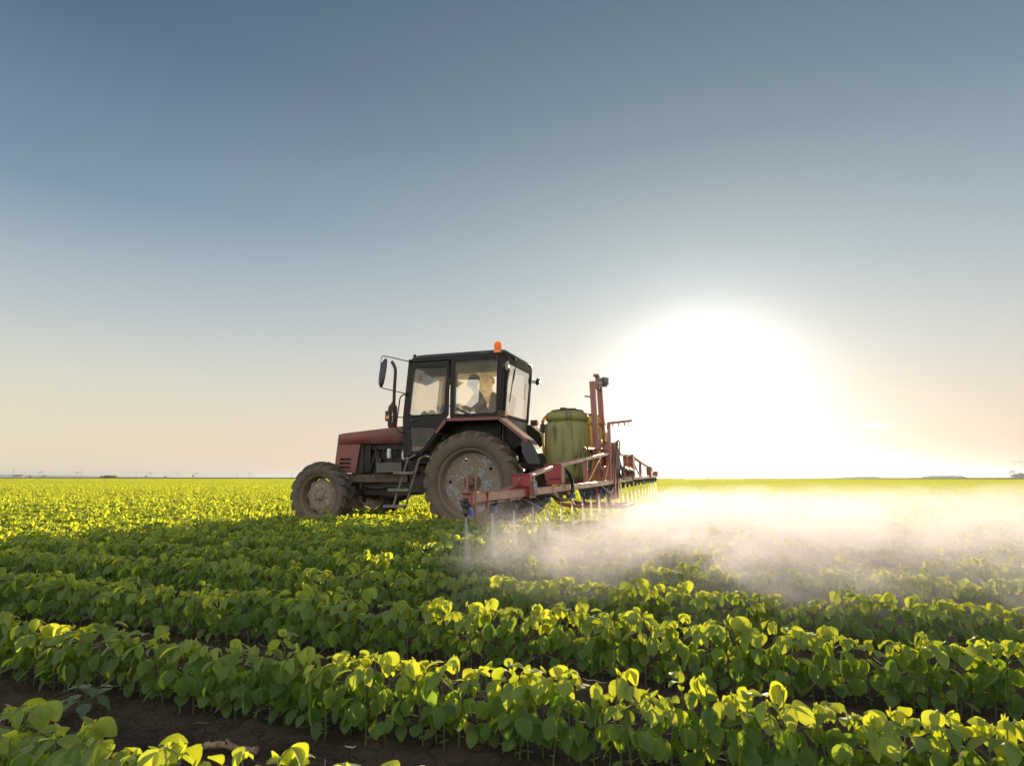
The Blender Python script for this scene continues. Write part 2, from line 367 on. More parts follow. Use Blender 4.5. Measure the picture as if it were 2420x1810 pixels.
def round_poly(pts, r, n=4):
    out = []; N = len(pts)
    for i in range(N):
        p = Vector(pts[i]); a = Vector(pts[i-1]); b = Vector(pts[(i+1) % N])
        da, db = (a-p), (b-p); ra = min(r, da.length*.45, db.length*.45)
        s0 = p + da.normalized()*ra; s1 = p + db.normalized()*ra
        for k in range(n+1):
            t = k/n; out.append(tuple(s0*(1-t)**2 + p*2*t*(1-t) + s1*t*t))
    return out
def smooth_path(pts, n=6):
    P = [Vector(p) for p in pts]; out = []
    for i in range(len(P)-1):
        p0 = P[max(i-1,0)]; p1 = P[i]; p2 = P[i+1]; p3 = P[min(i+2,len(P)-1)]
        for k in range(n):
            t = k/n; out.append(.5*((2*p1) + (p2-p0)*t + (2*p0-5*p1+4*p2-p3)*t*t + (3*p1-p0-3*p2+p3)*t**3))
    return out + [P[-1]]
def tag(o, label=None, cat=None, group=None, kind=None):
    if label: o['label'] = label
    if cat: o['category'] = cat
    if group: o['group'] = group
    if kind: o['kind'] = kind
    return o
def empty(name, loc=(0,0,0)):
    o = bpy.data.objects.new(name, None); o.location = loc; o.empty_display_size = .1; COL.objects.link(o); return o

exec_parts = []
# ================================================================== GROUND
ROWS_NEAR = [8.76, 7.93, 7.10, 6.20, 5.40, 4.60, 3.80, 3.00, 2.15, 1.30]
def all_rows(ymin):
    r = list(ROWS_NEAR); y = .43
    while y > ymin: r.append(y); y -= .865 if y > 0 else .83
    return r
ROWS = all_rows(-260)
def ground_z(x, y):
    d = min(abs(y-q) for q in ROWS[:40]) if y > -22 else .4
    z = .020*math.exp(-(d/.16)**2) - .012
    p = Vector((x, y, 0))
    z += .018*noise.fractal(p*3.1, 1.0, 2.0, 3) + .020*abs(noise.fractal(p*11, .9, 2.0, 3))
    return z
def axis_coords(lo, hi, step, far, grow=1.22):
    c = []; v = lo
    while v < hi: c.append(v); v += step
    s = step; a = c[0]; left = []
    while a > -far: s *= grow; a -= s; left.append(a)
    s = step; b = c[-1]; right = []
    while b < far: s *= grow; b += s; right.append(b)
    return left[::-1] + c + right
gx = axis_coords(-7.0, 2.5, .028, 6300); gy = axis_coords(4.6, 9.6, .028, 6300)
gv = []; 
for y in gy:
    for x in gx:
        near = -12 < x < 8 and -3 < y < 13
        gv.append((x, y, ground_z(x, y) if near else -.012))
nx = len(gx)
gf = [(j*nx+i, j*nx+i+1, (j+1)*nx+i+1, (j+1)*nx+i) for j in range(len(gy)-1) for i in range(nx-1)]
def soil_mat():
    m = mat('dark_soil'); t = NT(m); p = t.geo()
    n = t.noise(p, 4, 6, .6); f = t.noise(p, 40, 5, .7); g = t.noise(p, 160, 3, .7)
    vo = t.n('ShaderNodeTexVoronoi', feature='DISTANCE_TO_EDGE'); t.set(vo.inputs['Vector'], p); vo.inputs['Scale'].default_value = 16; crack = t.mr(vo.outputs['Distance'], 0, .05, 1, 0)
    c = t.mix(t.mr(n, .35, .65), (.060,.043,.034), (.115,.085,.066)); c = t.mix(t.mr(f, .5, .75, 0, .6), c, (.13,.095,.072))  # soil tones and dark cracks contrasted to stand in for relief shading
    c = t.mix(t.mr(g, .55, .72, 0, .55), c, (.16,.125,.10)); c = t.mix(t.m('MULTIPLY', crack, .6), c, (.015,.011,.009))
    b = t.n('ShaderNodeBsdfPrincipled'); t.set(b.inputs['Base Color'], c); b.inputs['Roughness'].default_value = .95; b.inputs['Specular IOR Level'].default_value = .15
    t.set(b.inputs['Normal'], t.bump(t.m('ADD', t.m('MULTIPLY', f, 1.), t.m('MULTIPLY', g, .4)), 1.0, .035)); t.out(b.outputs[0]); return m
M['soil'] = soil_mat()
g = MB(); g.v = gv; g.f = gf; g.m = [0]*len(gf)
tag(g.build('ground', 'soil', smooth=0, merge=False), kind='structure')

def residue():
    b = MB(); rnd = random.Random(5)
    for i in range(1500):
        row = rnd.choice([8.35, 8.35, 7.5, 7.5, 6.65, 5.8, 5.0]) + rnd.gauss(0, .14); x = rnd.uniform(-6.5, 2.5); L = rnd.uniform(.03, .13) * (1 if rnd.random() < .9 else 1.6)
        a = rnd.uniform(0, math.pi); r = rnd.uniform(.0009, .0032); c = rnd.uniform(-.2, .2); pts = []
        for k in range(5):
            t = k/4-.5; xx = x + math.cos(a+c*t)*L*t; yy = row + math.sin(a+c*t)*L*t
            pts.append((xx, yy, ground_z(xx, yy) + r*1.2 + (.012*rnd.random() if k in (0, 4) else .004)))
        b.cur = 0 if rnd.random() < .55 else 1
        b.tube(pts, [r*.5, r, r, r*.9, r*.4], 4)
    for i in range(700):
        row = rnd.choice([8.35, 7.5, 6.65, 5.8]) + rnd.gauss(0, .16); x = rnd.uniform(-6.5, 2.5); s_ = abs(rnd.gauss(0, .009)) + .004
        b.cur = 2; st = len(b.v); b.ball((x, row, ground_z(x, row) + s_*.25), s_, 6, 4, (1, rnd.uniform(.7, 1.2), rnd.uniform(.5, .8)))
        for q in range(st, len(b.v)):
            v = Vector(b.v[q]); b.v[q] = tuple(v + Vector((rnd.uniform(-1,1), rnd.uniform(-1,1), rnd.uniform(-1,1)))*s_*.12)
    o = b.build('crop_residue', [simple('straw', (.40,.33,.25), .9), simple('old_straw', (.16,.11,.08), .9), 'soil'], merge=False)
    tag(o, 'bits of pale straw and dry stem scattered on the dark soil', 'straw', kind='stuff')
residue()
b = MB()
pts = smooth_path([(-2.10,8.20,.022),(-2.17,8.19,.030),(-2.23,8.195,.026),(-2.30,8.20,.034)], 3)
b.tube(pts, [.013 - .004*abs(math.sin(i*1.7)) for i in range(len(pts))], 8); b.tube([(-2.17,8.19,.03),(-2.20,8.22,.06),(-2.24,8.25,.065)], .004, 5)
tag(b.build('stalk_stub', 'wood', smooth=60), 'short broken brown stalk stub lying on bare soil near the bottom', 'stalk')

# ================================================================== SOYBEAN PLANTS
PROF = [(0,.05),(.08,.36),(.22,.78),(.40,1.0),(.60,.96),(.80,.66),(.93,.34),(1,.03)]
PROF_LO = [(0,.1),(.45,1.0),(1,.08)]
class LeafMesh:
    """collects leaflets and their per-vertex attributes"""
    def __init__(s): s.v = []; s.f = []; s.lv = []; s.uv = []
    def leaflet(s, P, d, n, L, Wd, fold, curl, val, prof=PROF, wav=0.0, rnd=random):
        d = d.normalized(); n = (n - d*n.dot(d)).normalized(); sd = d.cross(n); o = len(s.v); ph = rnd.random()*6
        for t, w in prof:
            c = P + d*(L*(t - .12*abs(curl)*t*t)) - n*(curl*L*t*t)
            nn = n; e = Wd*.5*w
            for q in (-1, 0, 1):
                off = sd*(q*e) + nn*(abs(q)*e*fold + (wav*L*math.sin(t*9+ph+q) if q else 0))
                s.v.append(tuple(c + off)); s.lv.append(val); s.uv.append((q*1.0, t, 0.0))
        for i in range(len(prof)-1):
            a = o + i*3
            s.f += [(a, a+1, a+4, a+3), (a+1, a+2, a+5, a+4)]
    def mesh(s, name, m):
        me = bpy.data.meshes.new(name); me.from_pydata(s.v, [], s.f); me.materials.append(m)
        a = me.attributes.new('lv', 'FLOAT', 'POINT'); a.data.foreach_set('value', s.lv)
        u = me.attributes.new('luv', 'FLOAT_VECTOR', 'POINT'); u.data.foreach_set('vector', [q for t in s.uv for q in t])
        me.polygons.foreach_set('use_smooth', [True]*len(me.polygons)); return me
def pol(az, el): return Vector((math.cos(az)*math.cos(el), math.sin(az)*math.cos(el), math.sin(el)))
def make_plant(rnd, lm, sm, base=Vector(), H=.235, lo=False, hi_only=False):
    prof = PROF_LO if lo else PROF; seg = 3 if lo else 5
    lean = Vector((rnd.gauss(0,.06), rnd.gauss(0,.06), 0)); az = rnd.uniform(0, 6.28)
    def sp(t): return base + Vector((0,0,H*t)) + lean*(H*t*t)
    if sm is not None: sm.tube([sp(0), sp(.35), sp(.7), sp(1)], [.0028,.0026,.0022,.0014], seg, caps=False)
    # cotyledons and the pair of first leaves
    if not lo:
        for k in (0, math.pi):
            if rnd.random() < .7: lm.leaflet(sp(.13), pol(az+k, .1), Vector((0,0,1)), .020, .012, .1, .1, .9, prof)
    for k in (0, math.pi):
        a = az + k + rnd.gauss(0,.2); q = sp(.28); e = q + pol(a, .35)*.03
        if sm is not None and not lo: sm.tube([q, e], .0011, 3, caps=False)
        if rnd.random() < .9: lm.leaflet(e, pol(a, rnd.uniform(-1.0,-.1)), Vector((0,0,1)), rnd.uniform(.045,.06), rnd.uniform(.036,.046), .12, .25, rnd.uniform(0,.45), prof, rnd=rnd)
    nodes = rnd.choice([5,5,6]); 
    for i in range(nodes):
        t = .40 + .60*i/(nodes-1); az += 2.4 + rnd.gauss(0,.35); q = sp(t); top = i >= nodes-2
        pl = rnd.uniform(.030,.062)*(1.0 if i < nodes-1 else .55); pe = rnd.uniform(.45,.85) if not top else rnd.uniform(.6,1.15)
        mid = q + pol(az, pe)*pl*.55; e = mid + pol(az, pe-.35)*pl*.45
        if sm is not None: sm.tube([q, mid, e] if not lo else [q, e], .0013, 4 if not lo else 3, caps=False)
        L = rnd.uniform(.043,.066)*(1.0 if i < nodes-1 else .88); val = rnd.uniform(0,.42) if not top else rnd.uniform(.5,.95)  # low leaves older and darker; tone gap also paints crest light and lower shade
        if rnd.random() < .004: val = .99
        droop = rnd.uniform(-1.4,-.7) if not top else rnd.uniform(-.95,.15)
        if rnd.random() < .15: droop += .45
        for j, da in enumerate((0, 1.35, -1.35)):
            if rnd.random() < .04: continue
            a = az + da + rnd.gauss(0,.22); a = a + .26*math.sin(2*(math.pi/2-a)); dr = max(-1.45, droop + rnd.gauss(0,.28)); d = pol(a, dr)
            up = Vector((0,0,1)) if dr > -1.0 else pol(a, .3)
            up = up + Vector((rnd.gauss(0,.25), rnd.gauss(0,.25), 0))
            st = e + (pol(az, pe-.5)*.014 if j == 0 else Vector())
            Lj = L*(1.06 if j == 0 else .95)*rnd.uniform(.9,1.1)
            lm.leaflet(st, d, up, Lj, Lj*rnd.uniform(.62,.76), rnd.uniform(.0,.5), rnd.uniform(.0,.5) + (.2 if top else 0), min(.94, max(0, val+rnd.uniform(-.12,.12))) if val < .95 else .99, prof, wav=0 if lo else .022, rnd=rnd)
    # unfolding shoot
    for j in range(3):
        a = rnd.uniform(0, 6.28); lm.leaflet(sp(1), pol(a, rnd.uniform(.8,1.4)), pol(a+1.5,.1), rnd.uniform(.014,.030), .009, .6, -.1, rnd.uniform(.6,.95), prof, rnd=rnd)
NV = 18; variants = []
for i in range(NV):
    rnd = random.Random(100+i); lm = LeafMesh(); sm = MB(); make_plant(rnd, lm, sm, H=rnd.uniform(.20,.25))
    fm = lm.mesh('foliage', M['leaf'])
    stm = bpy.data.meshes.new('stem'); stm.from_pydata(sm.v, [], sm.f); stm.materials.append(M['stem']); stm.polygons.foreach_set('use_smooth', [True]*len(stm.polygons))
    variants.append((fm, stm))

def in_view(p, margin=0.0):
    d = Vector((p[0]-CAM.x, p[1]-CAM.y)); v = Vector((math.cos(VIEW), math.sin(VIEW))); r_ = Vector((math.sin(VIEW), -math.cos(VIEW)))
    z = d.dot(v); x = d.dot(r_)
    return z > .9 and abs(x) < z*(1210/1480)*1.02 + .12 + margin, z, x
plants = []                                             # (x, y, row index)
prnd = random.Random(77)
WHEEL = [(-.42,.42,.55,1.05),(2.45,2.95,.6,1.0)]
for ri, ry in enumerate(ROWS):
    if ry < -32: break
    x = -3.7 - (9.9-ry)*1.9 - 4; xe = -3.7 + (9.9-ry)*3.0 + 4
    gap = 0
    while x < xe:
        x += prnd.uniform(.024,.050)
        if gap > 0: gap -= 1; continue
        if prnd.random() < .006: gap = prnd.randint(1, 3)
        y = ry + prnd.gauss(0,.030)
        s_ = (prnd.uniform(.92,1.08) if prnd.random() > .012 or ry > 7 else prnd.uniform(1.15,1.28)) * (1 + .09*noise.noise(Vector((x*.8, ry*1.7, 0)))) * (1 + .07*noise.noise(Vector((x*3, ry*1.7, 4))))
        plants.append((x, y, ri, prnd.choice((0,math.pi))+prnd.gauss(0,.4), s_*1.06, prnd.randrange(NV), prnd.gauss(0,.06), prnd.gauss(0,.06)))
vis = []; rest = []
for p in plants:
    ok, z, xs = in_view(p)
    # below the bottom of the frame?
    if ok and z < 1.45: ok = False
    (vis if ok else rest).append((z, xs, p))
vis.sort(key=lambda q: (q[2][0]-CAM.x)**2 + (q[2][1]-CAM.y)**2)
single = vis[:300]; rest += vis[300:]
ONES = 'zeroth first second third fourth fifth sixth seventh eighth ninth tenth eleventh twelfth thirteenth fourteenth fifteenth sixteenth seventeenth eighteenth nineteenth'.split()
TENS = {2:'twenty',3:'thirty',4:'forty',5:'fifty',6:'sixty',7:'seventy',8:'eighty',9:'ninety'}
def ordinal(n):
    if n < 20: return ONES[n]
    if n < 100:
        return TENS[n//10][:-1]+'ieth' if n % 10 == 0 else TENS[n//10]+'-'+ONES[n % 10]
    return 'hundredth' if n == 100 else 'hundred-and-' + ordinal(n-100)
ROWNAME = {0:'short foreground row at the bottom left', 1:'nearest full row', 2:'second full row', 3:'third full row', 4:'fourth full row', 5:'fifth full row', 6:'sixth full row'}
byrow = {}
for q in single: byrow.setdefault(q[2][2], []).append(q)
for ri, qs in byrow.items():
    qs.sort(key=lambda q: q[1]/q[0])
    for k, (z, xs, p) in enumerate(qs):
        x, y, _, rz, sc, vi, tx, ty = p
        e = empty('soybean_plant', (x, y, ground_z(x, y)-.004)); e.rotation_euler = (tx, ty, rz); e.scale = (sc, sc, sc)
        look = 'tall' if sc > 1.16 else 'low' if sc < .98 else 'leafy'
        tag(e, f'{look} soybean plant, {ordinal(k+1)} from the left in the {ROWNAME.get(ri, "far row")}', 'plant', 'soybean plants in the nearest rows')
        for nm, me in (('foliage', variants[vi][0]), ('stem', variants[vi][1])):
            o = bpy.data.objects.new(nm, me); COL.objects.link(o); o.parent = e

# source shapes for the rest of the field (kept out of the scene, placed by geometry nodes)
src = bpy.data.collections.new('crop_shapes')
for i, (fm, stm) in enumerate(variants):
    lm2 = bpy.data.meshes.new('crop'); b2 = bmesh.new(); b2.from_mesh(fm)
    nf = len(b2.faces); b2.from_mesh(stm); b2.faces.ensure_lookup_table()
    for q in range(nf, len(b2.faces)): b2.faces[q].material_index = 1
    b2.to_mesh(lm2); b2.free(); lm2.materials.append(M['leaf']); lm2.materials.append(M['stem'])
    src.objects.link(bpy.data.objects.new('crop_a%02d' % i, lm2))
NSEG = 5
for i in range(NSEG):
    rnd = random.Random(500+i); lm = LeafMesh()
    for k in range(24):
        make_plant(rnd, lm, None, base=Vector((-1+2*(k+.5)/24+rnd.gauss(0,.02), rnd.gauss(0,.035), 0)), H=rnd.uniform(.20,.27), lo=True)
    src.objects.link(bpy.data.objects.new('crop_b%02d' % i, lm.mesh('crop', M['leaf'])))
def gn_field(name, pts, label):
    me = bpy.data.meshes.new(name); me.from_pydata([p[0] for p in pts], [], [])
    for nm, ty, k, fld in (('idx','INT',1,'value'), ('rot','FLOAT_VECTOR',2,'vector'), ('scl','FLOAT_VECTOR',3,'vector')):
        a = me.attributes.new(nm, ty, 'POINT')
        d = [p[k] for p in pts]
        a.data.foreach_set(fld, d if ty == 'INT' else [v for q in d for v in q])
    o = bpy.data.objects.new(name, me); COL.objects.link(o)
    ng = bpy.data.node_groups.new(name, 'GeometryNodeTree')
    ng.interface.new_socket('Geometry', in_out='INPUT', socket_type='NodeSocketGeometry'); ng.interface.new_socket('Geometry', in_out='OUTPUT', socket_type='NodeSocketGeometry')
    N = ng.nodes; gi = N.new('NodeGroupInput'); go = N.new('NodeGroupOutput')
    ci = N.new('GeometryNodeCollectionInfo'); ci.inputs['Collection'].default_value = src; ci.inputs['Separate Children'].default_value = True; ci.inputs['Reset Children'].default_value = True
    ip = N.new('GeometryNodeInstanceOnPoints'); ip.inputs['Pick Instance'].default_value = True
    def attr(nm, ty):
        x = N.new('GeometryNodeInputNamedAttribute'); x.data_type = ty; x.inputs['Name'].default_value = nm; return [s_ for s_ in x.outputs if s_.enabled and s_.name == 'Attribute'][0]
    L_ = ng.links
    L_.new(gi.outputs[0], ip.inputs['Points']); L_.new(ci.outputs[0], ip.inputs['Instance'])
    L_.new(attr('idx','INT'), ip.inputs['Instance Index'])
    e2r = N.new('FunctionNodeEulerToRotation'); L_.new(attr('rot','FLOAT_VECTOR'), e2r.inputs[0]); L_.new(e2r.outputs[0], ip.inputs['Rotation'])
    L_.new(attr('scl','FLOAT_VECTOR'), ip.inputs['Scale']); L_.new(ip.outputs[0], go.inputs[0])
    md = o.modifiers.new('field', 'NODES'); md.node_group = ng
    return tag(o, label, 'crop', kind='stuff')
fp = []
for z, xs, p in rest:
    x, y, ri, rz, sc, vi, tx, ty = p
    if (Vector((x, y))-CAM.xy).length < .7: continue
    if any(a < x < b_ and c < abs(y) < d for a, b_, c, d in WHEEL): continue
    fp.append(((x, y, ground_z(x, y)-.004 if y > -3 else -.015), vi, (tx, ty, rz), (sc, sc, sc)))
frnd = random.Random(9)
for ry in ROWS:
    if ry >= -32: continue
    half = (9.9-ry)*1.0
    x = -3.7 - half*.62; xe = -3.7 + half*2.5
    x0 = x
    while x < xe:
        sc = frnd.uniform(.92,1.15)
        fp.append(((x, ry+frnd.gauss(0,.03), -.015), NV+frnd.randrange(NSEG), (0, 0, frnd.choice([0, math.pi])), (1.02, sc, sc)))
        x += 2.0
gn_field('soybean_field', fp, 'soybean rows filling the rest of the field out to the horizon')
print('plants', len(plants), 'single', len(single), 'instances', len(fp))
# canopy beyond the last rows, seen as one thin band under the horizon
def canopy_mat():
    m = mat('far_canopy'); t = NT(m); p = t.geo()
    mp = t.n('ShaderNodeMapping'); t.set(mp.inputs[0], p); mp.inputs['Scale'].default_value = (.02, .12, 1)
    n = t.noise(mp.outputs[0], 1, 4, .6); f = t.noise(p, .8, 4, .7)
    c = t.mix(n, (.10,.095,.035), (.17,.145,.055))
    d = t.n('ShaderNodeBsdfPrincipled'); t.set(d.inputs['Base Color'], c); d.inputs['Roughness'].default_value = .8
    tr = t.n('ShaderNodeBsdfTranslucent'); t.set(tr.inputs[0], (.62,.47,.07))
    x = t.n('ShaderNodeMixShader'); x.inputs[0].default_value = .5; t.t.links.new(d.outputs[0], x.inputs[1]); t.t.links.new(tr.outputs[0], x.inputs[2])
    t.out(x.outputs[0]); return m
M['canopy'] = canopy_mat()
b = MB(); rnd = random.Random(3)
y = -262.
while y > -6000:                       # rows of canopy as long low ridges
    w = max(.5, abs(y)*.004); n = 90; half = abs(y)*1.9 + 50
    xs = [-half*.9 + half*2.6*i/n for i in range(n+1)]
    vs = []
    for xx in xs:
        h = .24 + .05*noise.noise(Vector((xx*.02, y*.05, 0)))
        vs += [(xx, y+w*.6, 0), (xx, y, h), (xx, y-w*.6, 0)]
    b.add(vs, [(i*3, i*3+1, i*3+4, i*3+3) for i in range(n)] + [(i*3+1, i*3+2, i*3+5, i*3+4) for i in range(n)])
    y -= w*1.25 if y > -1500 else w*4
tag(b.build('distant_crop', 'canopy', merge=False), 'faraway crop canopy reading as a thin green band at the horizon', 'crop', kind='stuff')

# ---- a broadleaf weed between the rows
def weed(x, y, s_, label):
    rnd = random.Random(int(x*100)); lm = LeafMesh(); sm = MB(); e = empty('weed', (x, y, ground_z(x, y)))
    W_PROF = [(0,.05),(.15,.75),(.25,.62),(.38,1.0),(.48,.78),(.62,.82),(.72,.48),(.85,.36),(1,.02)]
    sm.tube([(0,0,0),(.002,0,.05),(0,.004,.10)], [.003,.003,.002], 5)
    for i in range(10):
        a = i*2.4; t = .3+.07*i; q = Vector((0,0,.10*t)); en = q + pol(a, .5)*.05*(1.2-t*.4)
        sm.tube([q, en], .0014, 4); lm.leaflet(en, pol(a, rnd.uniform(-.5,.3)), Vector((0,0,1)), rnd.uniform(.05,.08)*(1.3-t*.5), .05*(1.2-t*.5), .1, .25, rnd.random()*.9, W_PROF, wav=.02, rnd=rnd)
    o = bpy.data.objects.new('foliage', lm.mesh('foliage', M['weed'])); COL.objects.link(o); o.parent = e
    st = sm.build('stem', 'stem', smooth=60); st.parent = e; e.scale = (s_, s_, s_)
    tag(e, label, 'weed', 'broadleaf weeds')
weed(-1.46, 8.12, 1.0, 'pale blue-green weed with toothed leaves beside the nearest full row')
weed(-1.75, 6.78, .6, 'small grey-green weed on bare soil between the second and third rows')
weed(-4.35, 6.95, .75, 'small pale weed with jagged leaves at the foot of the second row')

# ================================================================== TRACTOR
T = empty('tractor', (0, 0, 0))
tag(T, 'dusty red tractor with black glass cab driving through the soybean rows', 'tractor')
def sub(p): return p                                   # parts sit in the tractor's own frame (origin at the world origin)

def tyre_mesh(c, Ro, Ri, w, side, nlug, lug_h):
    """cross-section revolved about the axle, plus chevron lugs running over the shoulders"""
    b = MB(); h = w/2; Rt = Ro-lug_h
    half = [(Ri-.012, h*.72), (Ri+.012, h*.80), (Ri+(Rt-Ri)*.22, h*.98), (Ri+(Rt-Ri)*.48, h*1.06), (Ri+(Rt-Ri)*.74, h*1.02), (Rt-.045, h*.93), (Rt-.012, h*.70), (Rt, h*.35)]
    prof = [(r, -a) for r, a in half] + [(Rt+.002, 0)] + [(r, a) for r, a in half[::-1]]
    prof += [(Ri-.03, h*.55), (Ri-.03, -h*.55)]
    b.lathe(prof, c, (0,1,0), 72, close=True)
    # moulded rings on the side wall
    for s in (-1, 1):
        rr = Ri + (Rt-Ri)*.16; b.lathe([(rr-.006, s*h*.93), (rr, s*(h*.96+.006)), (rr+.008, s*(h*.98+.006)), (rr+.014, s*h*.97)], c, (0,1,0), 72, close=True)
    b.cur = 1
    c = Vector(c); da = 2*math.pi/nlug; lw = .5*.36*da*Rt        # half lug width in metres
    rnd = random.Random(int(Ro*100)+side)
    for i in range(nlug):
        for s in (-1, 1):
            a0 = i*da + (da*.5 if s > 0 else 0)
            st = [(0.0, -.03*w*s if True else 0, Rt-.01, Ro, 1.0), (.16*da, h*.30, Rt-.01, Ro+.002, 1.0), (.42*da, h*.66, Rt-.03, Ro-.004, 1.05), (.66*da, h*.90, Rt-.06, Ro-.022, 1.15), (.74*da, h*1.02, Rt-.10, Ro-.075, 1.2), (.78*da, h*1.06, Rt-.13, Rt-.115, 1.0)]
            vs = []; js = rnd.uniform(-.004,.004)
            for k, (aa, wy, r0, r1, k_) in enumerate(st):
                wy = s*wy if k else s*(-.02*w)
                for (r, q) in ((r0, -1), (r1+js, -.8), (r1+js, .8), (r0, 1)):
                    an = -(a0+aa) + q*lw*k_/r
                    # inner points of the side-wall part are pulled inwards
                    y_ = wy if r == r1+js or k < 3 else wy*.93
                    vs.append(c + Vector((math.cos(an)*r, y_, math.sin(an)*r)))
            n = len(st); fs = [(j*4+q, j*4+(q+1)%4, (j+1)*4+(q+1)%4, (j+1)*4+q) for j in range(n-1) for q in range(4)] + [(3,2,1,0), ((n-1)*4, (n-1)*4+1, (n-1)*4+2, (n-1)*4+3)]
            b.add(vs, fs)
    return b
def ring(r, n, ph=0): return [(r*math.cos(ph+2*math.pi*i/n), r*math.sin(ph+2*math.pi*i/n)) for i in range(n)]
def rear_wheel(s):
    c = Vector((0, .79*s, .80)); y0 = c.y
    # disc with five hand holes and two small ones
    outer = ring(.458, 48); holes = [[(.37*math.cos(R(1+72*k))+.026*math.cos(a), .37*math.sin(R(1+72*k))+.026*math.sin(a)) for a in [2*math.pi*q/12 for q in range(12)]] for k in range(5)]
    for a_, r_ in ((95, .19), (-5, .19), (215, .20)): holes.append([(r_*math.cos(R(a_))+.009*math.cos(a), r_*math.sin(R(a_))+.009*math.sin(a)) for a in [2*math.pi*q/8 for q in range(8)]])
    b = MB(); b.plate(outer, holes, lambda x, z, d: (c.x+x, y0+s*(.055-d), c.z+z), .014)
    disc = b.build('rear_wheel', 'disc', T, bevel=0)
    t = tyre_mesh(c, .80, .515, .40, s, 21, .052).build('tyre', ['tyre', 'tyre'], None, smooth=40); t.parent = disc
    b = MB(); prof = [(.445,.035),(.462,.062),(.470,.085),(.480,.100),(.492,.135),(.497,.158),(.520,.168),(.536,.172),(.540,.160),(.528,.150),(.515,.14),(.500,.05),(.500,-.05),(.515,-.15),(.538,-.17),(.52,-.175),(.49,-.14),(.48,-.03),(.452,.025)]
    b.lathe([(r, a*s) for r, a in prof], c, (0,1,0), 64, close=True)
    rim = b.build('rim', 'rim', None, smooth=45); rim.parent = disc
    b = MB(); b.lathe([(.0,.15),(.045,.15),(.062,.135),(.066,.075),(.105,.068),(.122,.060),(.124,.050)], c, (0, s, 0), 28)
    b.lathe([(.126,.055),(.132,.062),(.136,.062),(.142,.055)], c, (0, s, 0), 40, close=True)
    for k in range(8):
        a = R(22.5+45*k); p = c + Vector((.088*math.cos(a), s*.062, .088*math.sin(a))); b.cyl(p, p+Vector((0, s*.032, 0)), .0125, 6)
    h = b.build('hub', 'frame', None, smooth=40); h.parent = disc
    b = MB(); b.cyl((0, s*.12, .80), (0, s*.80, .80), .075, 16); b.build('axle', 'engine', T)
for s in (1, -1): rear_wheel(s)
def front_wheel(s):
    c = Vector((2.745, .80*s, .575)); y0 = c.y
    n = 64; outer = []
    for i in range(n):
        a = 2*math.pi*i/n + .15; q = math.cos(8*a); r = .284 + .022*max(-.6, q)
        outer.append((r, a))
    b = MB(); prof = [(0,.060),(.55,.060),(.72,.058),(.80,.045),(.95,.020),(1.0,.018)]; vs = []
    for f, yy in prof:
        for (r, a) in outer:
            rr = r*f if f > .9 else .285*f
            vs.append(c + Vector((math.cos(a)*rr, s*yy, math.sin(a)*rr)))
    fs = [(j*n+k, j*n+(k+1)%n, (j+1)*n+(k+1)%n, (j+1)*n+k) for j in range(len(prof)-1) for k in range(n)]
    b.add(vs, fs)
    b.lathe([(0,.115),(.035,.115),(.045,.105),(.075,.078),(.08,.062)], c, (0, s, 0), 24)
    d = b.build('front_wheel', 'hub', T, smooth=40)
    sol = d.modifiers.new('thick', 'SOLIDIFY'); sol.thickness = .01
    for k in range(8):
        b = MB(); a = R(10+45*k); p = c + Vector((.115*math.cos(a), s*.058, .115*math.sin(a))); b.cyl(p, p+Vector((0, s*.026, 0)), .014, 6)
        w = b.build('wheel_nut', 'hub', None); w.parent = d
    t = tyre_mesh(c, .570, .345, .31, s, 18, .042).build('tyre', ['tyre', 'tyre2'], None, smooth=40); t.parent = d
    b = MB(); pr = [(.300,.02),(.312,.05),(.318,.09),(.326,.12),(.350,.134),(.364,.136),(.366,.126),(.345,.115),(.330,.03),(.330,-.04),(.345,-.12),(.366,-.13),(.35,-.138),(.318,-.10),(.305,-.02)]
    b.lathe([(r, a*s) for r, a in pr], c, (0,1,0), 56, close=True); rim = b.build('rim', 'rim', None, smooth=45); rim.parent = d
    b = MB()
    b.bar(c + Vector((0, -s*.02, 0)), (2.74, s*.42, .60), .13, .15); b.cyl((2.74, s*.46, .42), (2.74, s*.46, .86), .06, 12)
    b.cyl(c + Vector((0, s*.04, 0)), c + Vector((0, -s*.12, 0)), .12, 16)
    b.build('steering_knuckle', 'frame', T, bevel=.008)
for s in (1, -1): front_wheel(s)
b = MB(); b.bar((2.74, -.46, .62), (2.74, .46, .62), .16, .12); b.bar((2.74,-.16,.72),(2.74,.16,.72), .22, .16); b.tube([(2.52,-.55,.60),(2.50,0,.585),(2.52,.55,.60)], .018, 8); b.ball((2.70,0,.60), .13, 12, 8)
b.build('front_axle', 'frame', T, bevel=.01)

# ---- chassis and engine
b = MB()
for s in (1, -1):
    b.plate([(2.62,.80),(2.62,.925),(1.42,.925),(1.42,.80)], [], lambda x, z, d, s=s: (x, s*(.27+d), z), .03)
    for k in range(9): b.cyl((2.40-.105*k, s*.30, .86+.012*(k%2)), (2.40-.105*k, s*.312, .86+.012*(k%2)), .011, 6)
b.box((2.50,-.27,.78), (2.80,.27,.94)); b.box((2.78,-.25,.70),(2.88,.25,.95))
b.build('chassis_frame', 'frame', T, bevel=.005)
b = MB()
b.box((1.42,-.20,.80), (2.16,.20,1.22)); b.box((1.46,-.15,1.22), (2.12,.17,1.40)); b.box((1.38,-.26,.58), (2.30,.22,.80))
for k in range(4):
    x = 1.54+.17*k; b.cyl((x, .17, 1.30), (x, .235, 1.30), .045, 10); b.tube([(x,.22,1.33),(x+.02,.27,1.36),(x+.03,.27,1.20),(x+.05,.22,1.14)], .006, 5)
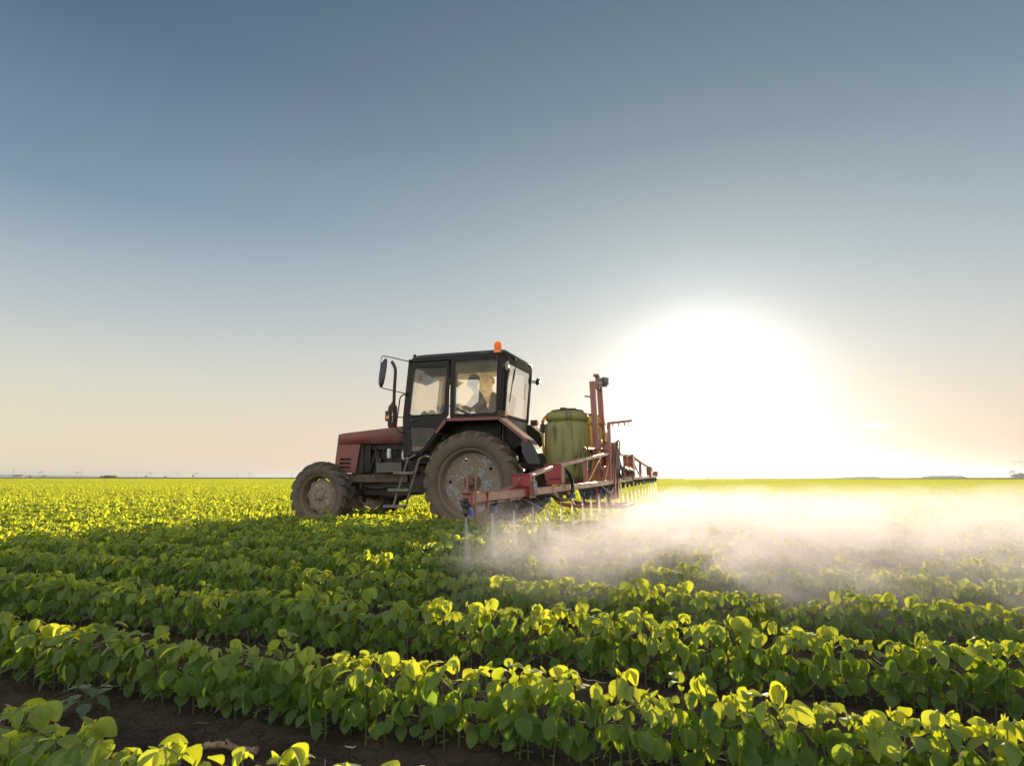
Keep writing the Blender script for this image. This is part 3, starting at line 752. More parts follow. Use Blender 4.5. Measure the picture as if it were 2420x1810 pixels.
b.cyl((2.14,.12,1.05), (2.20,.12,1.05), .13, 20); b.cyl((2.14,.02,1.28), (2.19,.02,1.28), .16, 6)
b.tube(smooth_path([(2.18,.22,1.38),(2.10,.27,1.40),(2.05,.28,1.30),(2.12,.27,1.15),(2.16,.26,1.0)]), .018, 7)
b.tube(smooth_path([(1.86,.24,1.10),(1.92,.27,1.25),(1.88,.28,1.38),(1.78,.26,1.40)]), .010, 6)
b.tube(smooth_path([(1.60,.26,1.12),(1.66,.29,1.2),(1.58,.28,1.33),(1.50,.26,1.38)]), .008, 6)
b.tube(smooth_path([(2.05,.25,1.0),(2.0,.29,1.12),(2.06,.27,1.28)]), .012, 6)
b.cyl((2.02,.28,1.10),(2.02,.28,1.26), .035, 10); b.box((1.94,.22,1.14),(2.0,.30,1.22))
b.box((1.25,-.24,1.36),(2.35,.24,1.455)); b.box((2.30,-.30,.96),(2.74,.30,1.50)); b.box((1.22,-.30,.95),(1.42,.30,1.46))
b.build('engine', 'engine', T, bevel=.006)
b = MB()
b.box((2.20,-.28,.97), (2.27,.28,1.44))
for k in range(11): b.box((2.175, .284, 1.0), (2.181, .290, 1.43)) if k == 0 else b.box((2.186+.0085*k, .281, 1.0), (2.190+.0085*k, .290, 1.43))
b.box((2.16,.27,.98),(2.18,.30,1.44)); b.build('radiator', 'plastic', T)
def canister(name, x, y, z0, z1, r):
    b = MB(); b.lathe([(r*.6, z0), (r, z0+.015), (r, z0+.05), (r*1.04, z0+.053), (r*1.04, z0+.066), (r, z0+.07), (r, z1-.03), (r*.8, z1-.008), (r*.35, z1)], (x, y, 0), (0,0,1), 18); return b.build(name, 'white', T)
canister('oil_filter', 1.765, .33, 1.20, 1.375, .036); canister('fuel_filter', 1.475, .32, 1.18, 1.34, .045)
b = MB(); b.box((1.445,.30,.968), (1.925,.47,1.120))
for z in (1.02, 1.065): b.box((1.50,.47,z), (1.68,.477,z+.012)); b.box((1.71,.47,z), (1.88,.477,z+.012))
b.box((1.44,.295,1.112),(1.93,.478,1.128)); b.build('battery_box', 'grey', T, bevel=.005)
b = MB()
b.box((-.30,-.26,.62), (1.40,.26,1.16)); b.box((-.42,-.32,.60), (.28,.32,1.10)); b.box((.3,-.42,.55),(.95,.42,.86)); b.box((.35,.42,.62),(.90,.60,1.16)); b.box((.55,-.60,.62),(1.1,-.42,1.2))
b.tube(smooth_path([(2.35,.24,.74),(2.0,.30,.70),(1.7,.30,.73),(1.4,.32,.70)]), .022, 8); b.cyl((1.42,.0,.62),(2.50,0,.60), .045, 10)
b.ball((1.75,.05,.60), .19, 12, 8, (1.5,1,.7))
b.tube(smooth_path([(1.0,.5,.95),(1.1,.45,1.05),(1.2,.4,.95),(1.35,.33,.98)]), .015, 6); b.box((-.62,-.16,.50),(-.38,.16,.95))
b.build('gearbox', 'engine', T, bevel=.012)
b = MB()
for s in (1, -1):
    b.bar((-.35, s*.30, .55), (-1.15, s*.38, .62), .03, .07); b.bar((-.40, s*.25, 1.12), (-.95, s*.33, .98), .05, .05); b.bar((-.92, s*.33, .98), (-.88, s*.36, .60), .025, .03)
b.bar((-.45,0,1.06),(-1.10,0,1.10), .04, .04); b.build('lift_linkage', 'engine', T, bevel=.004)

# ---- hood
b = MB(); hw = .345
top = [(2.765,1.655),(1.20,1.785)]
def hood_section(x, ztop):
    r = .05; return [(x, -hw, 1.462), (x, -hw, ztop-r), (x, -hw+r*.3, ztop-r*.3), (x, -hw+r, ztop), (x, hw-r, ztop), (x, hw-r*.3, ztop-r*.3), (x, hw, ztop-r), (x, hw, 1.462)]
secs = [hood_section(x, 1.655+(1.785-1.655)*(2.765-x)/1.565) for x in (2.745, 2.2, 1.7, 1.20)]
secs.insert(0, [(x+.030 if z > 1.5 else 2.795, y*.97, z-.012 if z > 1.6 else z) for x, y, z in secs[0]])
vs = [p for s_ in secs for p in s_]; n = len(secs[0])
b.add(vs, [(j*n+k, j*n+k+1, (j+1)*n+k+1, (j+1)*n+k) for j in range(len(secs)-1) for k in range(n-1)])
o = b.build('hood', 'red', T, smooth=50); sol = o.modifiers.new('t', 'SOLIDIFY'); sol.thickness = .006; sol.offset = -1
for s in (1, -1):
    b = MB(); outl = [(2.775,1.457),(2.335,1.453),(2.412,.955),(2.83,.955)]
    slots = [round_poly([(x0,z0),(x1,z0),(x1,z0+.040),(x0,z0+.040)], .012, 3) for x0, x1, z0 in ((2.505,2.735,1.175),(2.512,2.742,1.105),(2.518,2.748,1.035))]
    b.plate(outl, slots, lambda x, z, d, s=s: (x, s*(hw-.004+d), z), .006)
    p = b.build('side_panel', 'red', T, bevel=.002)
    b = MB(); b.box((2.50,s*(hw-.06) if s > 0 else -hw+.05,1.02),(2.75,s*(hw-.05) if s > 0 else -hw+.06,1.22)); q = b.build('slot_backing', 'hole', None); q.parent = p
b = MB(); b.plate([(2.800,1.640),(2.760,1.640),(2.822,.96),(2.865,.96)], [], lambda x, z, d: (x, -.33+d, z), .66); b.build('grille', 'grey', T, bevel=.006)
b = MB()
for s in (1,-1): b.box((2.845, s*.2-.075, 1.16), (2.862, s*.2+.075, 1.30))
for z in (1.02,1.07,1.12,1.36,1.42,1.48,1.54): b.box((2.79+(1.64-z)*.092, -.28, z), (2.812+(1.64-z)*.092, .28, z+.014))
b.build('headlight_bar', 'lamp', T, bevel=.003)

# ---- exhaust
b = MB(); b.lathe([(.045,1.74),(.080,1.78),(.084,1.80),(.084,2.10),(.075,2.15),(.036,2.19),(.034,2.22)], (1.905,0,0), (0,0,1), 20)
for z in (1.83, 2.08): b.lathe([(.084,z),(.089,z+.003),(.089,z+.013),(.084,z+.016)], (1.905,0,0), (0,0,1), 20, close=True)
ex = b.build('exhaust', 'rust', T)
b = MB(); b.tube(smooth_path([(1.885,0,2.17),(1.882,0,2.5),(1.872,0,2.76),(1.885,0,2.85),(1.925,0,2.93),(1.955,0,2.965)], 4), .0300, 12, caps=False); p = b.build('exhaust_pipe', 'rust', None); p.parent = ex
p.modifiers.new('t', 'SOLIDIFY').thickness = .004

# ---- cab
CW = .72
b = MB()
side_rear = [(.455,2.79),(.455,1.88),(.445,1.80),(-.385,1.80),(-.470,2.79)]
w2 = round_poly([(.355,2.725),(-.358,2.735),(-.335,1.895),(.365,1.89)], .05)
for s in (1, -1):
    b.plate(side_rear, [w2], lambda x, z, d, s=s: (x, s*(CW-d), z), .035)
    if s < 0:
        b.plate([(1.245,1.21),(1.285,1.85),(1.195,2.79),(.455,2.79),(.455,1.88),(.525,1.80),(.86,1.26)], [round_poly([(1.10,2.69),(.50,2.67),(.545,1.89),(1.18,1.88)], .05), round_poly([(1.18,1.71),(.70,1.695),(.67,1.62),(.93,1.30),(1.13,1.29)], .05)], lambda x, z, d: (x, -CW+d, z), .035)
# roof rails and posts
for s in (1, -1):
    b.bar((1.20, s*(CW-.03), 2.81), (-.49, s*(CW-.03), 2.815), .06, .05)
    b.bar((-.405, s*(CW-.035), 1.80), (-.480, s*(CW-.035), 2.82), .05, .05, up=(1,0,0))
    b.bar((1.255, s*(CW-.02), 1.20), (1.285, s*(CW-.02), 1.86), .035, .05, up=(1,0,0)); b.bar((1.285, s*(CW-.02), 1.85), (1.20, s*(CW-.02), 2.80), .035, .05, up=(1,0,0))
b.bar((1.19,-CW,2.80), (1.19,CW,2.80), .07, .07); b.bar((1.285,-CW,1.84),(1.285,CW,1.84), .04, .10); b.bar((-.47,-CW,2.80),(-.47,CW,2.80), .05, .08)
b.plate([(-.68,1.55),(.68,1.55),(.68,1.86),(.55,1.83),(-.55,1.83),(-.68,1.86)], [], lambda y, z, d: (-.395-d-(z-1.8)*.075, y, z), .03)
b.box((-.36,-.62,1.10), (1.22,.62,1.16)); b.box((1.17,-.66,1.16),(1.235,.66,1.80))
cab = b.build('cab_frame', 'black', T, bevel=.006)
b = MB(); b.plate([(-.66,1.42),(.66,1.42),(.68,1.83),(-.68,1.83)], [], lambda y, z, d: (-.432-d, y, z), .006); b.build('rear_panel', 'cream', T)
# inner lining of the cab (roof lining and sun visor)
b = MB(); b.box((-.44,-.66,2.70),(1.16,.66,2.715)); b.plate([(1.13,2.66),(1.15,2.69),(.78,2.61),(.90,2.53)], [], lambda x, z, d: (x, -.60+d, z), .9); b.build('roof_lining', 'plastic', T)
# roof
b = MB()
def rs(z, m, x0=-.50, x1=1.16, y=.71): return round_poly([(x1-m, -y+m), (x1-m, y-m), (x0+m, y-m), (x0+m, -y+m)], .08)
lv = [(2.835,-.012),(2.850,-.02),(2.866,-.02),(2.872,0),(2.885,.03),(2.905,.045),(2.918,.10),(2.925,.30)]
n = len(rs(0,0)); vs = [(x, y, z + (.012*(1-(y/.7)**2)) + (-.004*(x-.3))) for z, m in lv for x, y in rs(z, m)]
b.add(vs, [(j*n+k, j*n+(k+1)%n, (j+1)*n+(k+1)%n, (j+1)*n+k) for j in range(len(lv)-1) for k in range(n)] + [tuple(range(n))[::-1], tuple(range((len(lv)-1)*n, len(lv)*n))])
roof = b.build('cab_roof', 'roof', T, smooth=45)
b = MB(); b.box((-.30,-.42,2.925),(.05,.20,2.955)); q = b.build('roof_hatch', 'roof', None, bevel=.02); q.parent = roof
b = MB(); b.ball((1.13,.68,2.895), .030, 12, 8); b.cyl((1.13,.68,2.85),(1.13,.68,2.885), .014, 8); q = b.build('marker_lamp', 'plastic', None); q.parent = roof
# door on the near side
b = MB()
door_o = [(1.235,1.22),(1.272,1.85),(1.185,2.77),(.470,2.77),(.470,1.88),(.540,1.80),(.865,1.272)]
dw = round_poly([(1.095,2.685),(.500,2.665),(.545,1.895),(1.172,1.88)], .055); dl = round_poly([(1.180,1.706),(.705,1.692),(.680,1.628),(.932,1.300),(1.130,1.290)], .05)
b.plate(door_o, [dw, dl], lambda x, z, d: (x, CW+.004-d+.02, z), .03)
door = b.build('door', 'black', T, bevel=.006)
for nm, lp, mm in (('window_glass', dw, 'glass'), ('lower_glass', dl, 'glass3')):
    b = MB(); b.plate([((x-.85)*1.01+.85, (z-2.28)*1.01+2.28 if nm[0] == 'w' else (z-1.5)*1.01+1.5) for x, z in lp], [], lambda x, z, d: (x, CW+.012, z), 0) if False else None
    b.add([(x, CW+.010, z) for x, z in lp], [tuple(range(len(lp)))]); q = b.build(nm, mm, None, smooth=0); q.parent = door
for lp, nm in ((dw, 'seal'), (dl, 'seal')):
    b = MB(); L_ = [Vector((x, CW+.026, z)) for x, z in lp]; b.tube(L_ + [L_[0], L_[1]], .009, 6, caps=False); q = b.build(nm, 'plastic', None, smooth=60); q.parent = door
b = MB(); b.bar((.98,CW+.035,1.815),(1.12,CW+.035,1.80), .018, .016); b.box((1.10,CW+.02,1.785),(1.14,CW+.045,1.825)); q = b.build('door_handle', 'plastic', None, bevel=.003); q.parent = door
# side window, hinged and slightly open at the back
for s in (1, -1):
    b = MB(); g_ = [(x*1.0, z) for x, z in round_poly([(.372,2.745),(-.365,2.750),(-.345,1.885),(.380,1.875)], .05)]
    b.add([(x, s*(CW+.004), z) for x, z in g_], [tuple(range(len(g_)))]); sw = b.build('side_window', 'glass2' if s > 0 else 'glass', T, smooth=0)
    b = MB(); L_ = [Vector((x, s*(CW+.004), z)) for x, z in g_]; b.tube(L_ + [L_[0], L_[1]], .007, 6, caps=False); q = b.build('seal', 'plastic', None, smooth=60); q.parent = sw
for lp in (round_poly([(1.10,2.69),(.50,2.67),(.545,1.89),(1.18,1.88)], .05), round_poly([(1.18,1.71),(.70,1.695),(.67,1.62),(.93,1.30),(1.13,1.29)], .05)):
    b = MB(); b.add([(x, -CW+.012, z) for x, z in lp], [tuple(range(len(lp)))]); b.build('far_door_glass', 'glass3', T, smooth=0)
b = MB(); b.add([(1.283,-.68,1.88),(1.283,.68,1.88),(1.203,.68,2.77),(1.203,-.68,2.77)], [(0,1,2,3)]); b.build('windscreen', 'glass3', T, smooth=0)
# rear window with its frame
def rwf(y, z, d=0): return (-.425-(z-1.85)*.075-d, y, z)
rw = round_poly([(-.60,2.69),(.60,2.69),(.585,1.875),(-.585,1.875)], .06); ro = [(-.665,2.78),(.665,2.78),(.650,1.83),(-.650,1.83)]
b = MB(); b.plate(ro, [rw], lambda y, z, d: rwf(y, z, d), .03); rwo = b.build('rear_window', 'black', T, bevel=.005)
b = MB(); b.add([rwf(y, z, .015) for y, z in rw], [tuple(range(len(rw)))]); q = b.build('glass', 'glass', None, smooth=0); q.parent = rwo
b = MB(); b.tube([rwf(-.48,2.50,.03), rwf(-.48,2.48,.055), rwf(-.50,2.25,.06), rwf(-.50,2.22,.035)], .006, 6); q = b.build('handle', 'steel', None); q.parent = rwo
b = MB(); b.tube([rwf(.36,2.80,.05), rwf(.37,2.72,.07), rwf(.44,2.42,.07)], .007, 6); b.tube([rwf(.40,2.62,.055), rwf(.47,2.34,.06), rwf(.525,2.08,.055)], .009, 5); b.box((-.56,.33,2.76),(-.49,.41,2.82))
b.build('rear_wiper', 'plastic', T)
b = MB(); b.tube([(1.215,.0,2.70),(1.235,.20,2.66),(1.265,.34,2.30)], .007, 6); b.tube([(1.215,.0,2.70),(1.235,.22,2.70),(1.270,.38,2.30)], .006, 6); b.tube([(1.25,.36,2.55),(1.272,.36,2.26),(1.29,.36,1.96)], .010, 5); b.build('front_wiper', 'plastic', T)

# ---- fenders
for s in (1, -1):
    path = [(.58,1.585),(.398,1.795),(-.495,1.795),(-.955,1.435)]
    def strip(b, path, y0, y1, t):
        for (x0, z0), (x1, z1) in zip(path[:-1], path[1:]):
            d = Vector((x1-x0, 0, z1-z0)).normalized(); nn = Vector((-d.z, 0, d.x)); nn = nn if nn.z < 0 or (abs(nn.z) < .01) else -nn
            vs = []
            for y in (y0, y1):
                for (x, z) in ((x0,z0),(x1,z1)): vs += [Vector((x, s*y, z)), Vector((x, s*y, z)) + nn*t]
            b.add(vs, [(0,2,3,1),(4,5,7,6),(0,1,5,4),(2,6,7,3),(0,4,6,2),(1,3,7,5)])
    b = MB(); strip(b, path, .60, 1.0, .008); strip(b, [(x, z) for x, z in path], 1.0, 1.012, .045)
    b.build('fender', 'red', T, bevel=.002)
    b = MB(); strip(b, [(.56,1.575),(.39,1.775),(-.49,1.775),(-.94,1.42)], .60, .996, .006); b.build('fender_liner', 'black', T)
    b = MB()
    # toothed rear edge
    for k in range(8): y = .64+.048*k; b.box((-.972, s*y-.010 if s > 0 else s*y-.010, 1.418), (-.955, s*y+.010, 1.440))
    b.build('fender_teeth', 'red', T)
    b = MB(); pts = [(.60,1.57),(.398,1.785),(-.490,1.785),(-.62,1.68),(-.80,1.50),(-.50,1.22),(.0,1.25),(.55,1.24)]
    b.plate(pts, [], lambda x, z, d, s=s: (x, s*(.58-d), z), .02)
    arc = [(.985,1.215),(.88,1.26),(.76,1.40),(.60,1.575)]
    strip(b, arc, .60, .86, .012)
    b.build('inner_fender', 'black', T)
    b = MB(); fl = [(-.930,1.462),(-1.00,1.40),(-1.075,1.29),(-1.13,1.18),(-1.165,1.08)]
    strip(b, fl, .70, 1.005, .010); strip(b, [(-.93,1.462),(-.90,1.36),(-.93,1.08)], .995, 1.003, .05) if False else None
    pl = fl + [(-.95,1.085),(-.86,1.25),(-.85,1.42)]
    b.plate(pl, [], lambda x, z, d, s=s: (x, s*(1.005-d), z), .008)
    b.build('mudguard', 'hose', T)
    b = MB(); b.box((-.555, s*.86-.05, 1.80),(-.435, s*.86+.05, 1.90)); o = b.build('tail_lamp', 'rust', T, bevel=.008)
    b = MB(); b.box((-.562, s*.86-.04, 1.81),(-.556, s*.86+.04, 1.89)); q = b.build('lens', 'orange', None); q.parent = o
# work lamps at the rear corners
for s in (1, -1):
    b = MB(); c = Vector((-.58, s*.88, 2.60)); ax = Vector((-.96, s*.10, -.18)).normalized()
    b.lathe([(.02,-.055),(.055,-.045),(.078,-.015),(.082,.0),(.078,.006)], c, ax, 24); b.tube([c-ax*.05, c + Vector((.06,-s*.05,0)), (-.47, s*.73, 2.60)], .012, 8); b.tube([c-ax*.05+Vector((0,0,-.02)), c + Vector((.06,-s*.05,-.03)), (-.47, s*.73, 2.57)], .008, 6)
    o = b.build('work_lamp', 'plastic', T)
    b = MB(); b.lathe([(.074,.004),(.06,.014),(.03,.020),(0,.022)], c, ax, 24); q = b.build('lamp_lens', 'lamp', None); q.parent = o
# beacon
b = MB(); c = Vector((-.36,.70,2.865)); b.lathe([(.066,-.02),(.068,.03),(.060,.036)], c, (0,0,1), 20); bc = b.build('beacon', 'orange', T)
b = MB(); b.tube([(-.36,.735,2.86),(-.375,.735,2.60)], .010, 6); q = b.build('bracket', 'plastic', None); q.parent = bc
b = MB(); b.lathe([(.058,.034),(.058,.125),(.050,.150),(.030,.165),(0,.170)], c, (0,0,1), 22); q = b.build('beacon_lens', 'amber', None); q.parent = bc
b = MB(); b.lathe([(.02,.04),(.02,.10)], c, (0,0,1), 10); b.box(tuple(c+Vector((-.002,-.03,.045))), tuple(c+Vector((.002,.03,.115)))); q = b.build('reflector', 'mirror', None); q.parent = bc
# mirror on its tubular bracket
b = MB(); Y = .80
b.tube(smooth_path([(1.165,.73,2.785),(1.20,Y,2.790),(1.62,Y,2.900),(1.685,Y,2.885),(1.700,Y,2.80),(1.706,Y,2.617),(1.695,Y,2.42),(1.655,Y,2.360),(1.60,Y,2.345),(1.25,Y,2.255),(1.20,.73,2.245)], 4), .0085, 8)
b.ball((1.706,Y,2.617), .018, 10, 6); mb = b.build('mirror_bracket', 'black', T)
b = MB(); nv = Vector((-.62,-.78,-.13)).normalized(); sv = nv.cross(Vector((0,0,1))).normalized(); uv_ = sv.cross(nv); c = Vector((1.64,Y+.005,2.612))
prof = [(1.0,0),(1.02,.006),(.99,.02),(.80,.045),(.45,.062),(0,.068)]; n = 28; vs = []
for r, h in prof:
    for k in range(n):
        a = 2*math.pi*k/n; g_ = (abs(math.cos(a))**2.5+abs(math.sin(a))**2.5)**(-1/2.5)
        vs.append(c + sv*(.105*r*g_*math.cos(a)) + uv_*(.250*r*g_*math.sin(a)) - nv*h)
b.add(vs, [(j*n+k, j*n+(k+1)%n, (j+1)*n+(k+1)%n, (j+1)*n+k) for j in range(len(prof)-1) for k in range(n)]); mi = b.build('mirror', 'plastic', T, smooth=50)
b = MB(); b.add([c + sv*(.100*math.cos(2*math.pi*k/28)) + uv_*(.242*math.sin(2*math.pi*k/28)) + nv*.002 for k in range(28)], [tuple(range(28))]); q = b.build('mirror_glass', 'mirror', None, smooth=0); q.parent = mi
# grab rail with the front indicator
b = MB(); b.tube(smooth_path([(1.215,.73,2.232),(1.26,.80,2.228),(1.315,.80,2.190),(1.335,.80,2.08),(1.375,.80,1.75),(1.360,.80,1.66),(1.30,.80,1.615),(1.25,.73,1.605)], 4), .011, 8); b.build('grab_rail', 'black', T)
b = MB(); b.tube([(1.25,.72,1.865),(1.50,.78,1.868)], .009, 6); b.box((1.49,.74,1.80),(1.575,.83,1.97)); ind = b.build('indicator_lamp', 'plastic', T, bevel=.012)
b = MB(); b.box((1.572,.75,1.83),(1.584,.82,1.90)); b.box((1.50,.828,1.84),(1.56,.836,1.89)); q = b.build('lens', 'orange', None); q.parent = ind

# ---- ladder
b = MB(); b.tube([(1.05,.74,1.24),(1.13,.84,1.18),(1.19,.85,.95),(1.28,.86,.68),(1.355,.86,.44)], .017, 8); b.tube([(.86,.74,1.24),(.93,.84,1.17),(1.00,.85,.90),(1.08,.86,.62),(1.145,.86,.39)], .020, 8); b.cyl((.86,.55,1.20),(.86,.80,1.22), .02, 8)
lad = b.build('ladder', 'ladder', T)
for x0, x1, z in ((.985,1.335,.948),(1.055,1.430,.678),(1.135,1.505,.420)):
    b = MB(); b.box((x0,.835,z-.018),(x1,.935,z+.014)); b.box((x0,.835,z+.014),(x1,.842,z+.026)); b.box((x0,.928,z+.014),(x1,.935,z+.026)); q = b.build('step', 'ladder', None, bevel=.004); q.parent = lad
# ---- things inside the cab
b = MB(); b.box((-.28,-.24,1.55),(.22,.24,1.72)); b.box((-.34,-.23,1.70),(-.20,.23,2.28), Matrix.Rotation(R(-9), 3, 'Y')); b.box((-.2,-.10,1.16),(.1,.10,1.56)); b.build('seat', 'seat', T, bevel=.04)
b = MB(); b.tube([(.78,0,1.50),(.62,0,1.98)], .03, 10); ax = Vector((-.45,0,1)).normalized(); c = Vector((.58,0,2.03))
u = Vector((0,1,0)); w_ = ax.cross(u); P_ = [c + (u*math.cos(a)+w_*math.sin(a))*.20 for a in [2*math.pi*k/24 for k in range(25)]]
b.tube(P_ + [P_[1]], .014, 8, caps=False)
for a in (0, 2.1, 4.2): b.tube([c, c+(u*math.cos(a)+w_*math.sin(a))*.20], .010, 6)
b.build('steering_wheel', 'plastic', T)
b = MB(); b.box((.85,-.36,1.50),(1.20,.36,1.84)); b.box((.93,-.28,1.84),(1.17,.28,1.94)); b.build('dashboard', 'black', T, bevel=.03)
b = MB()
for x, y, z, a, h in ((.42,.30,1.55,.10,.44),(.30,.36,1.6,-.05,.36),(.50,-.28,1.5,.05,.45)):
    b.tube([(x,y,z),(x+a,y,z+h)], .010, 6); b.ball((x+a,y,z+h+.015), .026, 10, 8)
b.build('control_lever', 'plastic', T)
b = MB(); b.box((-.20,.42,1.62),(.40,.55,1.90)); b.build('side_console', 'seat', T, bevel=.02)
# bundles on the dashboard and shelf
for i, (x, y, z, r) in enumerate(((1.06,.42,1.90,.085),(.90,.46,1.90,.095))):
    b = MB(); rr = random.Random(i); b.ball((x,y,z), r, 10, 7, (.9,.8,1)); b.v = [tuple(Vector(v)+Vector((rr.uniform(-1,1),rr.uniform(-1,1),rr.uniform(-1,1)))*.009) for v in b.v]
    o = b.build('rag_bundle', 'cream'); tag(o, ('crumpled pale bag on the cab dashboard close to the windscreen', 'larger crumpled bag on the cab dashboard beside the door pillar')[i], 'bag')

# ================================================================== DRIVER
def skinned(name, nodes, edges, m, root=0, sub_=2):
    me = bpy.data.meshes.new(name); me.from_pydata([n_[0] for n_ in nodes], edges, []); o = bpy.data.objects.new(name, me); COL.objects.link(o)
    sk = o.modifiers.new('skin', 'SKIN'); 
    for i, n_ in enumerate(nodes):
        d = me.skin_vertices[0].data[i]; r = n_[1]; d.radius = r if isinstance(r, tuple) else (r, r); d.use_root = (i == root)
    ss = o.modifiers.new('sub', 'SUBSURF'); ss.levels = sub_; ss.render_levels = sub_; sk.use_smooth_shade = True
    me.materials.append(M[m]); return o
P_ = Vector((.02,0,0))
nodes = [((-.10,0,1.80),(.15,.17)), ((-.10,0,1.95),(.13,.16)), ((-.06,0,2.12),(.13,.17)), ((-.02,0,2.25),(.11,.15)), ((.02,0,2.33),.055), ((.045,0,2.38),.052), ((.07,0,2.44),(.085,.072)), ((.06,0,2.51),(.092,.078)), ((.05,0,2.555),(.06,.055)),
 ((.00,.18,2.27),.062), ((.10,.27,2.10),.052), ((.26,.27,1.99),.045), ((.44,.20,2.06),.032), ((.50,.19,2.085),.028),
 ((.00,-.18,2.27),.062), ((.10,-.27,2.10),.052), ((.26,-.27,1.99),.045), ((.44,-.20,2.06),.032), ((.50,-.19,2.085),.028),
 ((.05,.12,1.76),(.09,.09)), ((.36,.15,1.78),.075), ((.46,.15,1.62),.058), ((.50,.15,1.36),.045), ((.52,.15,1.24),.04), ((.64,.15,1.20),.035),
 ((.05,-.12,1.76),(.09,.09)), ((.36,-.15,1.78),.075), ((.46,-.15,1.62),.058), ((.50,-.15,1.36),.045), ((.52,-.15,1.24),.04), ((.64,-.15,1.20),.035)]
edges = [(0,1),(1,2),(2,3),(3,4),(4,5),(5,6),(6,7),(7,8),(3,9),(9,10),(10,11),(11,12),(12,13),(3,14),(14,15),(15,16),(16,17),(17,18),(0,19),(19,20),(20,21),(21,22),(22,23),(23,24),(0,25),(25,26),(26,27),(27,28),(28,29),(29,30)]
person = skinned('person', nodes, edges, 'shirt'); tag(person, 'driver in a dark short-sleeved top seated in the cab, one arm on the steering wheel', 'person')
def pchild(o): o.parent = person; return o
# head with features over the body mesh
b = MB(); b.ball((.065,0,2.485), .1, 20, 14, (.98,.78,1.14)); b.ball((.155,0,2.455), .022, 8, 6, (1.1,.7,1.0)); b.ball((.135,0,2.40), .035, 10, 6, (.8,1,.6)); b.ball((.150,0,2.425), .020, 8, 5, (.5,1.4,.4))
for s in (1,-1): b.ball((.142, s*.033, 2.487), .012, 8, 6); b.ball((.055, s*.080, 2.475), .026, 8, 6, (.7,.35,1.1))
pchild(b.build('head', 'skin', None, smooth=80))
b = MB(); b.ball((.052,0,2.505), .104, 20, 12, (1.0,.83,1.08)); b.v = [(x, y, max(z, 2.46 if x < .03 else 2.53)) for x, y, z in b.v]; pchild(b.build('hair', 'hair', None, smooth=80))
for s in (1,-1):
    b = MB(); w0 = Vector((.505, s*.190, 2.088)); b.ball(tuple(w0+Vector((.03,0,-.004))), .040, 10, 8, (1.15,.5,.9))
    for k in range(4):
        o_ = w0 + Vector((.055, (k-1.5)*.004*s, .026-.018*k)); L_ = (.030,.034,.032,.025)[k]
        b.tube([o_, o_+Vector((L_,.006*s,.0)), o_+Vector((L_+.012,-.012*s,-.016)), o_+Vector((L_-.006,-.022*s,-.024))], [.009,.0088,.008,.007], 6)
    b.tube([w0+Vector((.02,-.012*s,.025)), w0+Vector((.045,-.024*s,.036)), w0+Vector((.068,-.026*s,.028))], [.010,.009,.0075], 6)
    pchild(b.build('hand', 'skin', None, smooth=80))

# ================================================================== BOOM SPRAYER
P = empty('boom_sprayer', (-1.5, 0, 0))
tag(P, 'red boom sprayer with green-yellow tanks mounted behind the tractor, boom lowered', 'sprayer')
def part(b, name, m, bevel=.004, smooth=35): return b.build(name, m, P, bevel=bevel, smooth=smooth)
def child(b, name, m, par, bevel=.003, smooth=35): o = b.build(name, m, None, bevel=bevel, smooth=smooth); o.parent = par; return o
def tank(cx, cy, m, k=1.0):
    b = MB(); prof = [(0,.80),(.12,.805),(.22,.83),(.285,.88),(.325,.95),(.340,1.05),(.342,1.40),(.338,1.62),(.325,1.685),(.300,1.708),(.288,1.722),(.300,1.738),(.318,1.752),(.325,1.785),(.322,1.830),(.300,1.862),(.262,1.878),(.255,1.885),(0,1.885)]
    b.lathe([(r*k, z) for r, z in prof], (cx, cy, 0), (0,0,1), 56, power=2.7)
    b.lathe([(.03,.74),(.05,.76),(.06,.81)], (cx, cy, 0), (0,0,1), 16)
    o = part(b, 'tank', m, 0, 50)
    b = MB(); b.lathe([(.250,1.884),(.258,1.892),(.255,1.905),(.20,1.915),(0,1.920)], (cx, cy, 0), (0,0,1), 40); b.bar((cx-.14,cy,1.925),(cx+.10,cy,1.925), .07, .035); b.cyl((cx+.06,cy,1.91),(cx+.06,cy,1.955), .055, 12)
    child(b, 'lid', 'rust', o); return o
tank(-1.43, .47, 'tank'); tank(-1.52, -.46, 'tank2', 1.04)
for s in (1, -1):
    # tank bands
    pass
b = MB()
for s in (1, -1):
    y = .42*s
    b.tube(smooth_path([(-1.12,y,.98),(-1.14,y,.74),(-1.22,y,.55),(-1.36,y,.465),(-1.60,y,.45),(-2.30,y,.45)], 4), .028, 8)
    b.bar((-1.14,y,.80),(-1.95,y,.80), .06, .06); b.bar((-1.88,y,.45),(-1.88,y,.82), .05, .07, up=(1,0,0)); b.bar((-1.50,y,.46),(-1.35,y,.80), .03, .04)
b.bar((-1.14,-.55,.80),(-1.14,.55,.80), .07, .07); b.bar((-1.88,-.60,.80),(-1.88,.60,.80), .07, .08); b.bar((-1.14,-.45,.62),(-1.14,.45,.62), .05, .06); b.bar((-1.55,-.6,.775),(-1.55,.6,.775), .10, .03); b.bar((-2.25,-.48,.45),(-2.25,.48,.45), .05,.05)
b.tube([(-1.10,0,.78),(-1.05,0,1.12)], .03, 8); b.bar((-1.14,.12,.8),(-1.10,.02,1.15), .05, .03); b.bar((-1.14,-.12,.8),(-1.10,-.02,1.15), .05, .03)
part(b, 'support_frame', 'redbright')
b = MB()
for s in (1, -1):
    b.bar((-1.875,.30*s,.62),(-1.80,.30*s,2.375), .085, .065, up=(0,1,0)) if False else b.bar((-1.875,.30*s,.62),(-1.800,.30*s,2.375), .070, .085, up=(1,0,0))
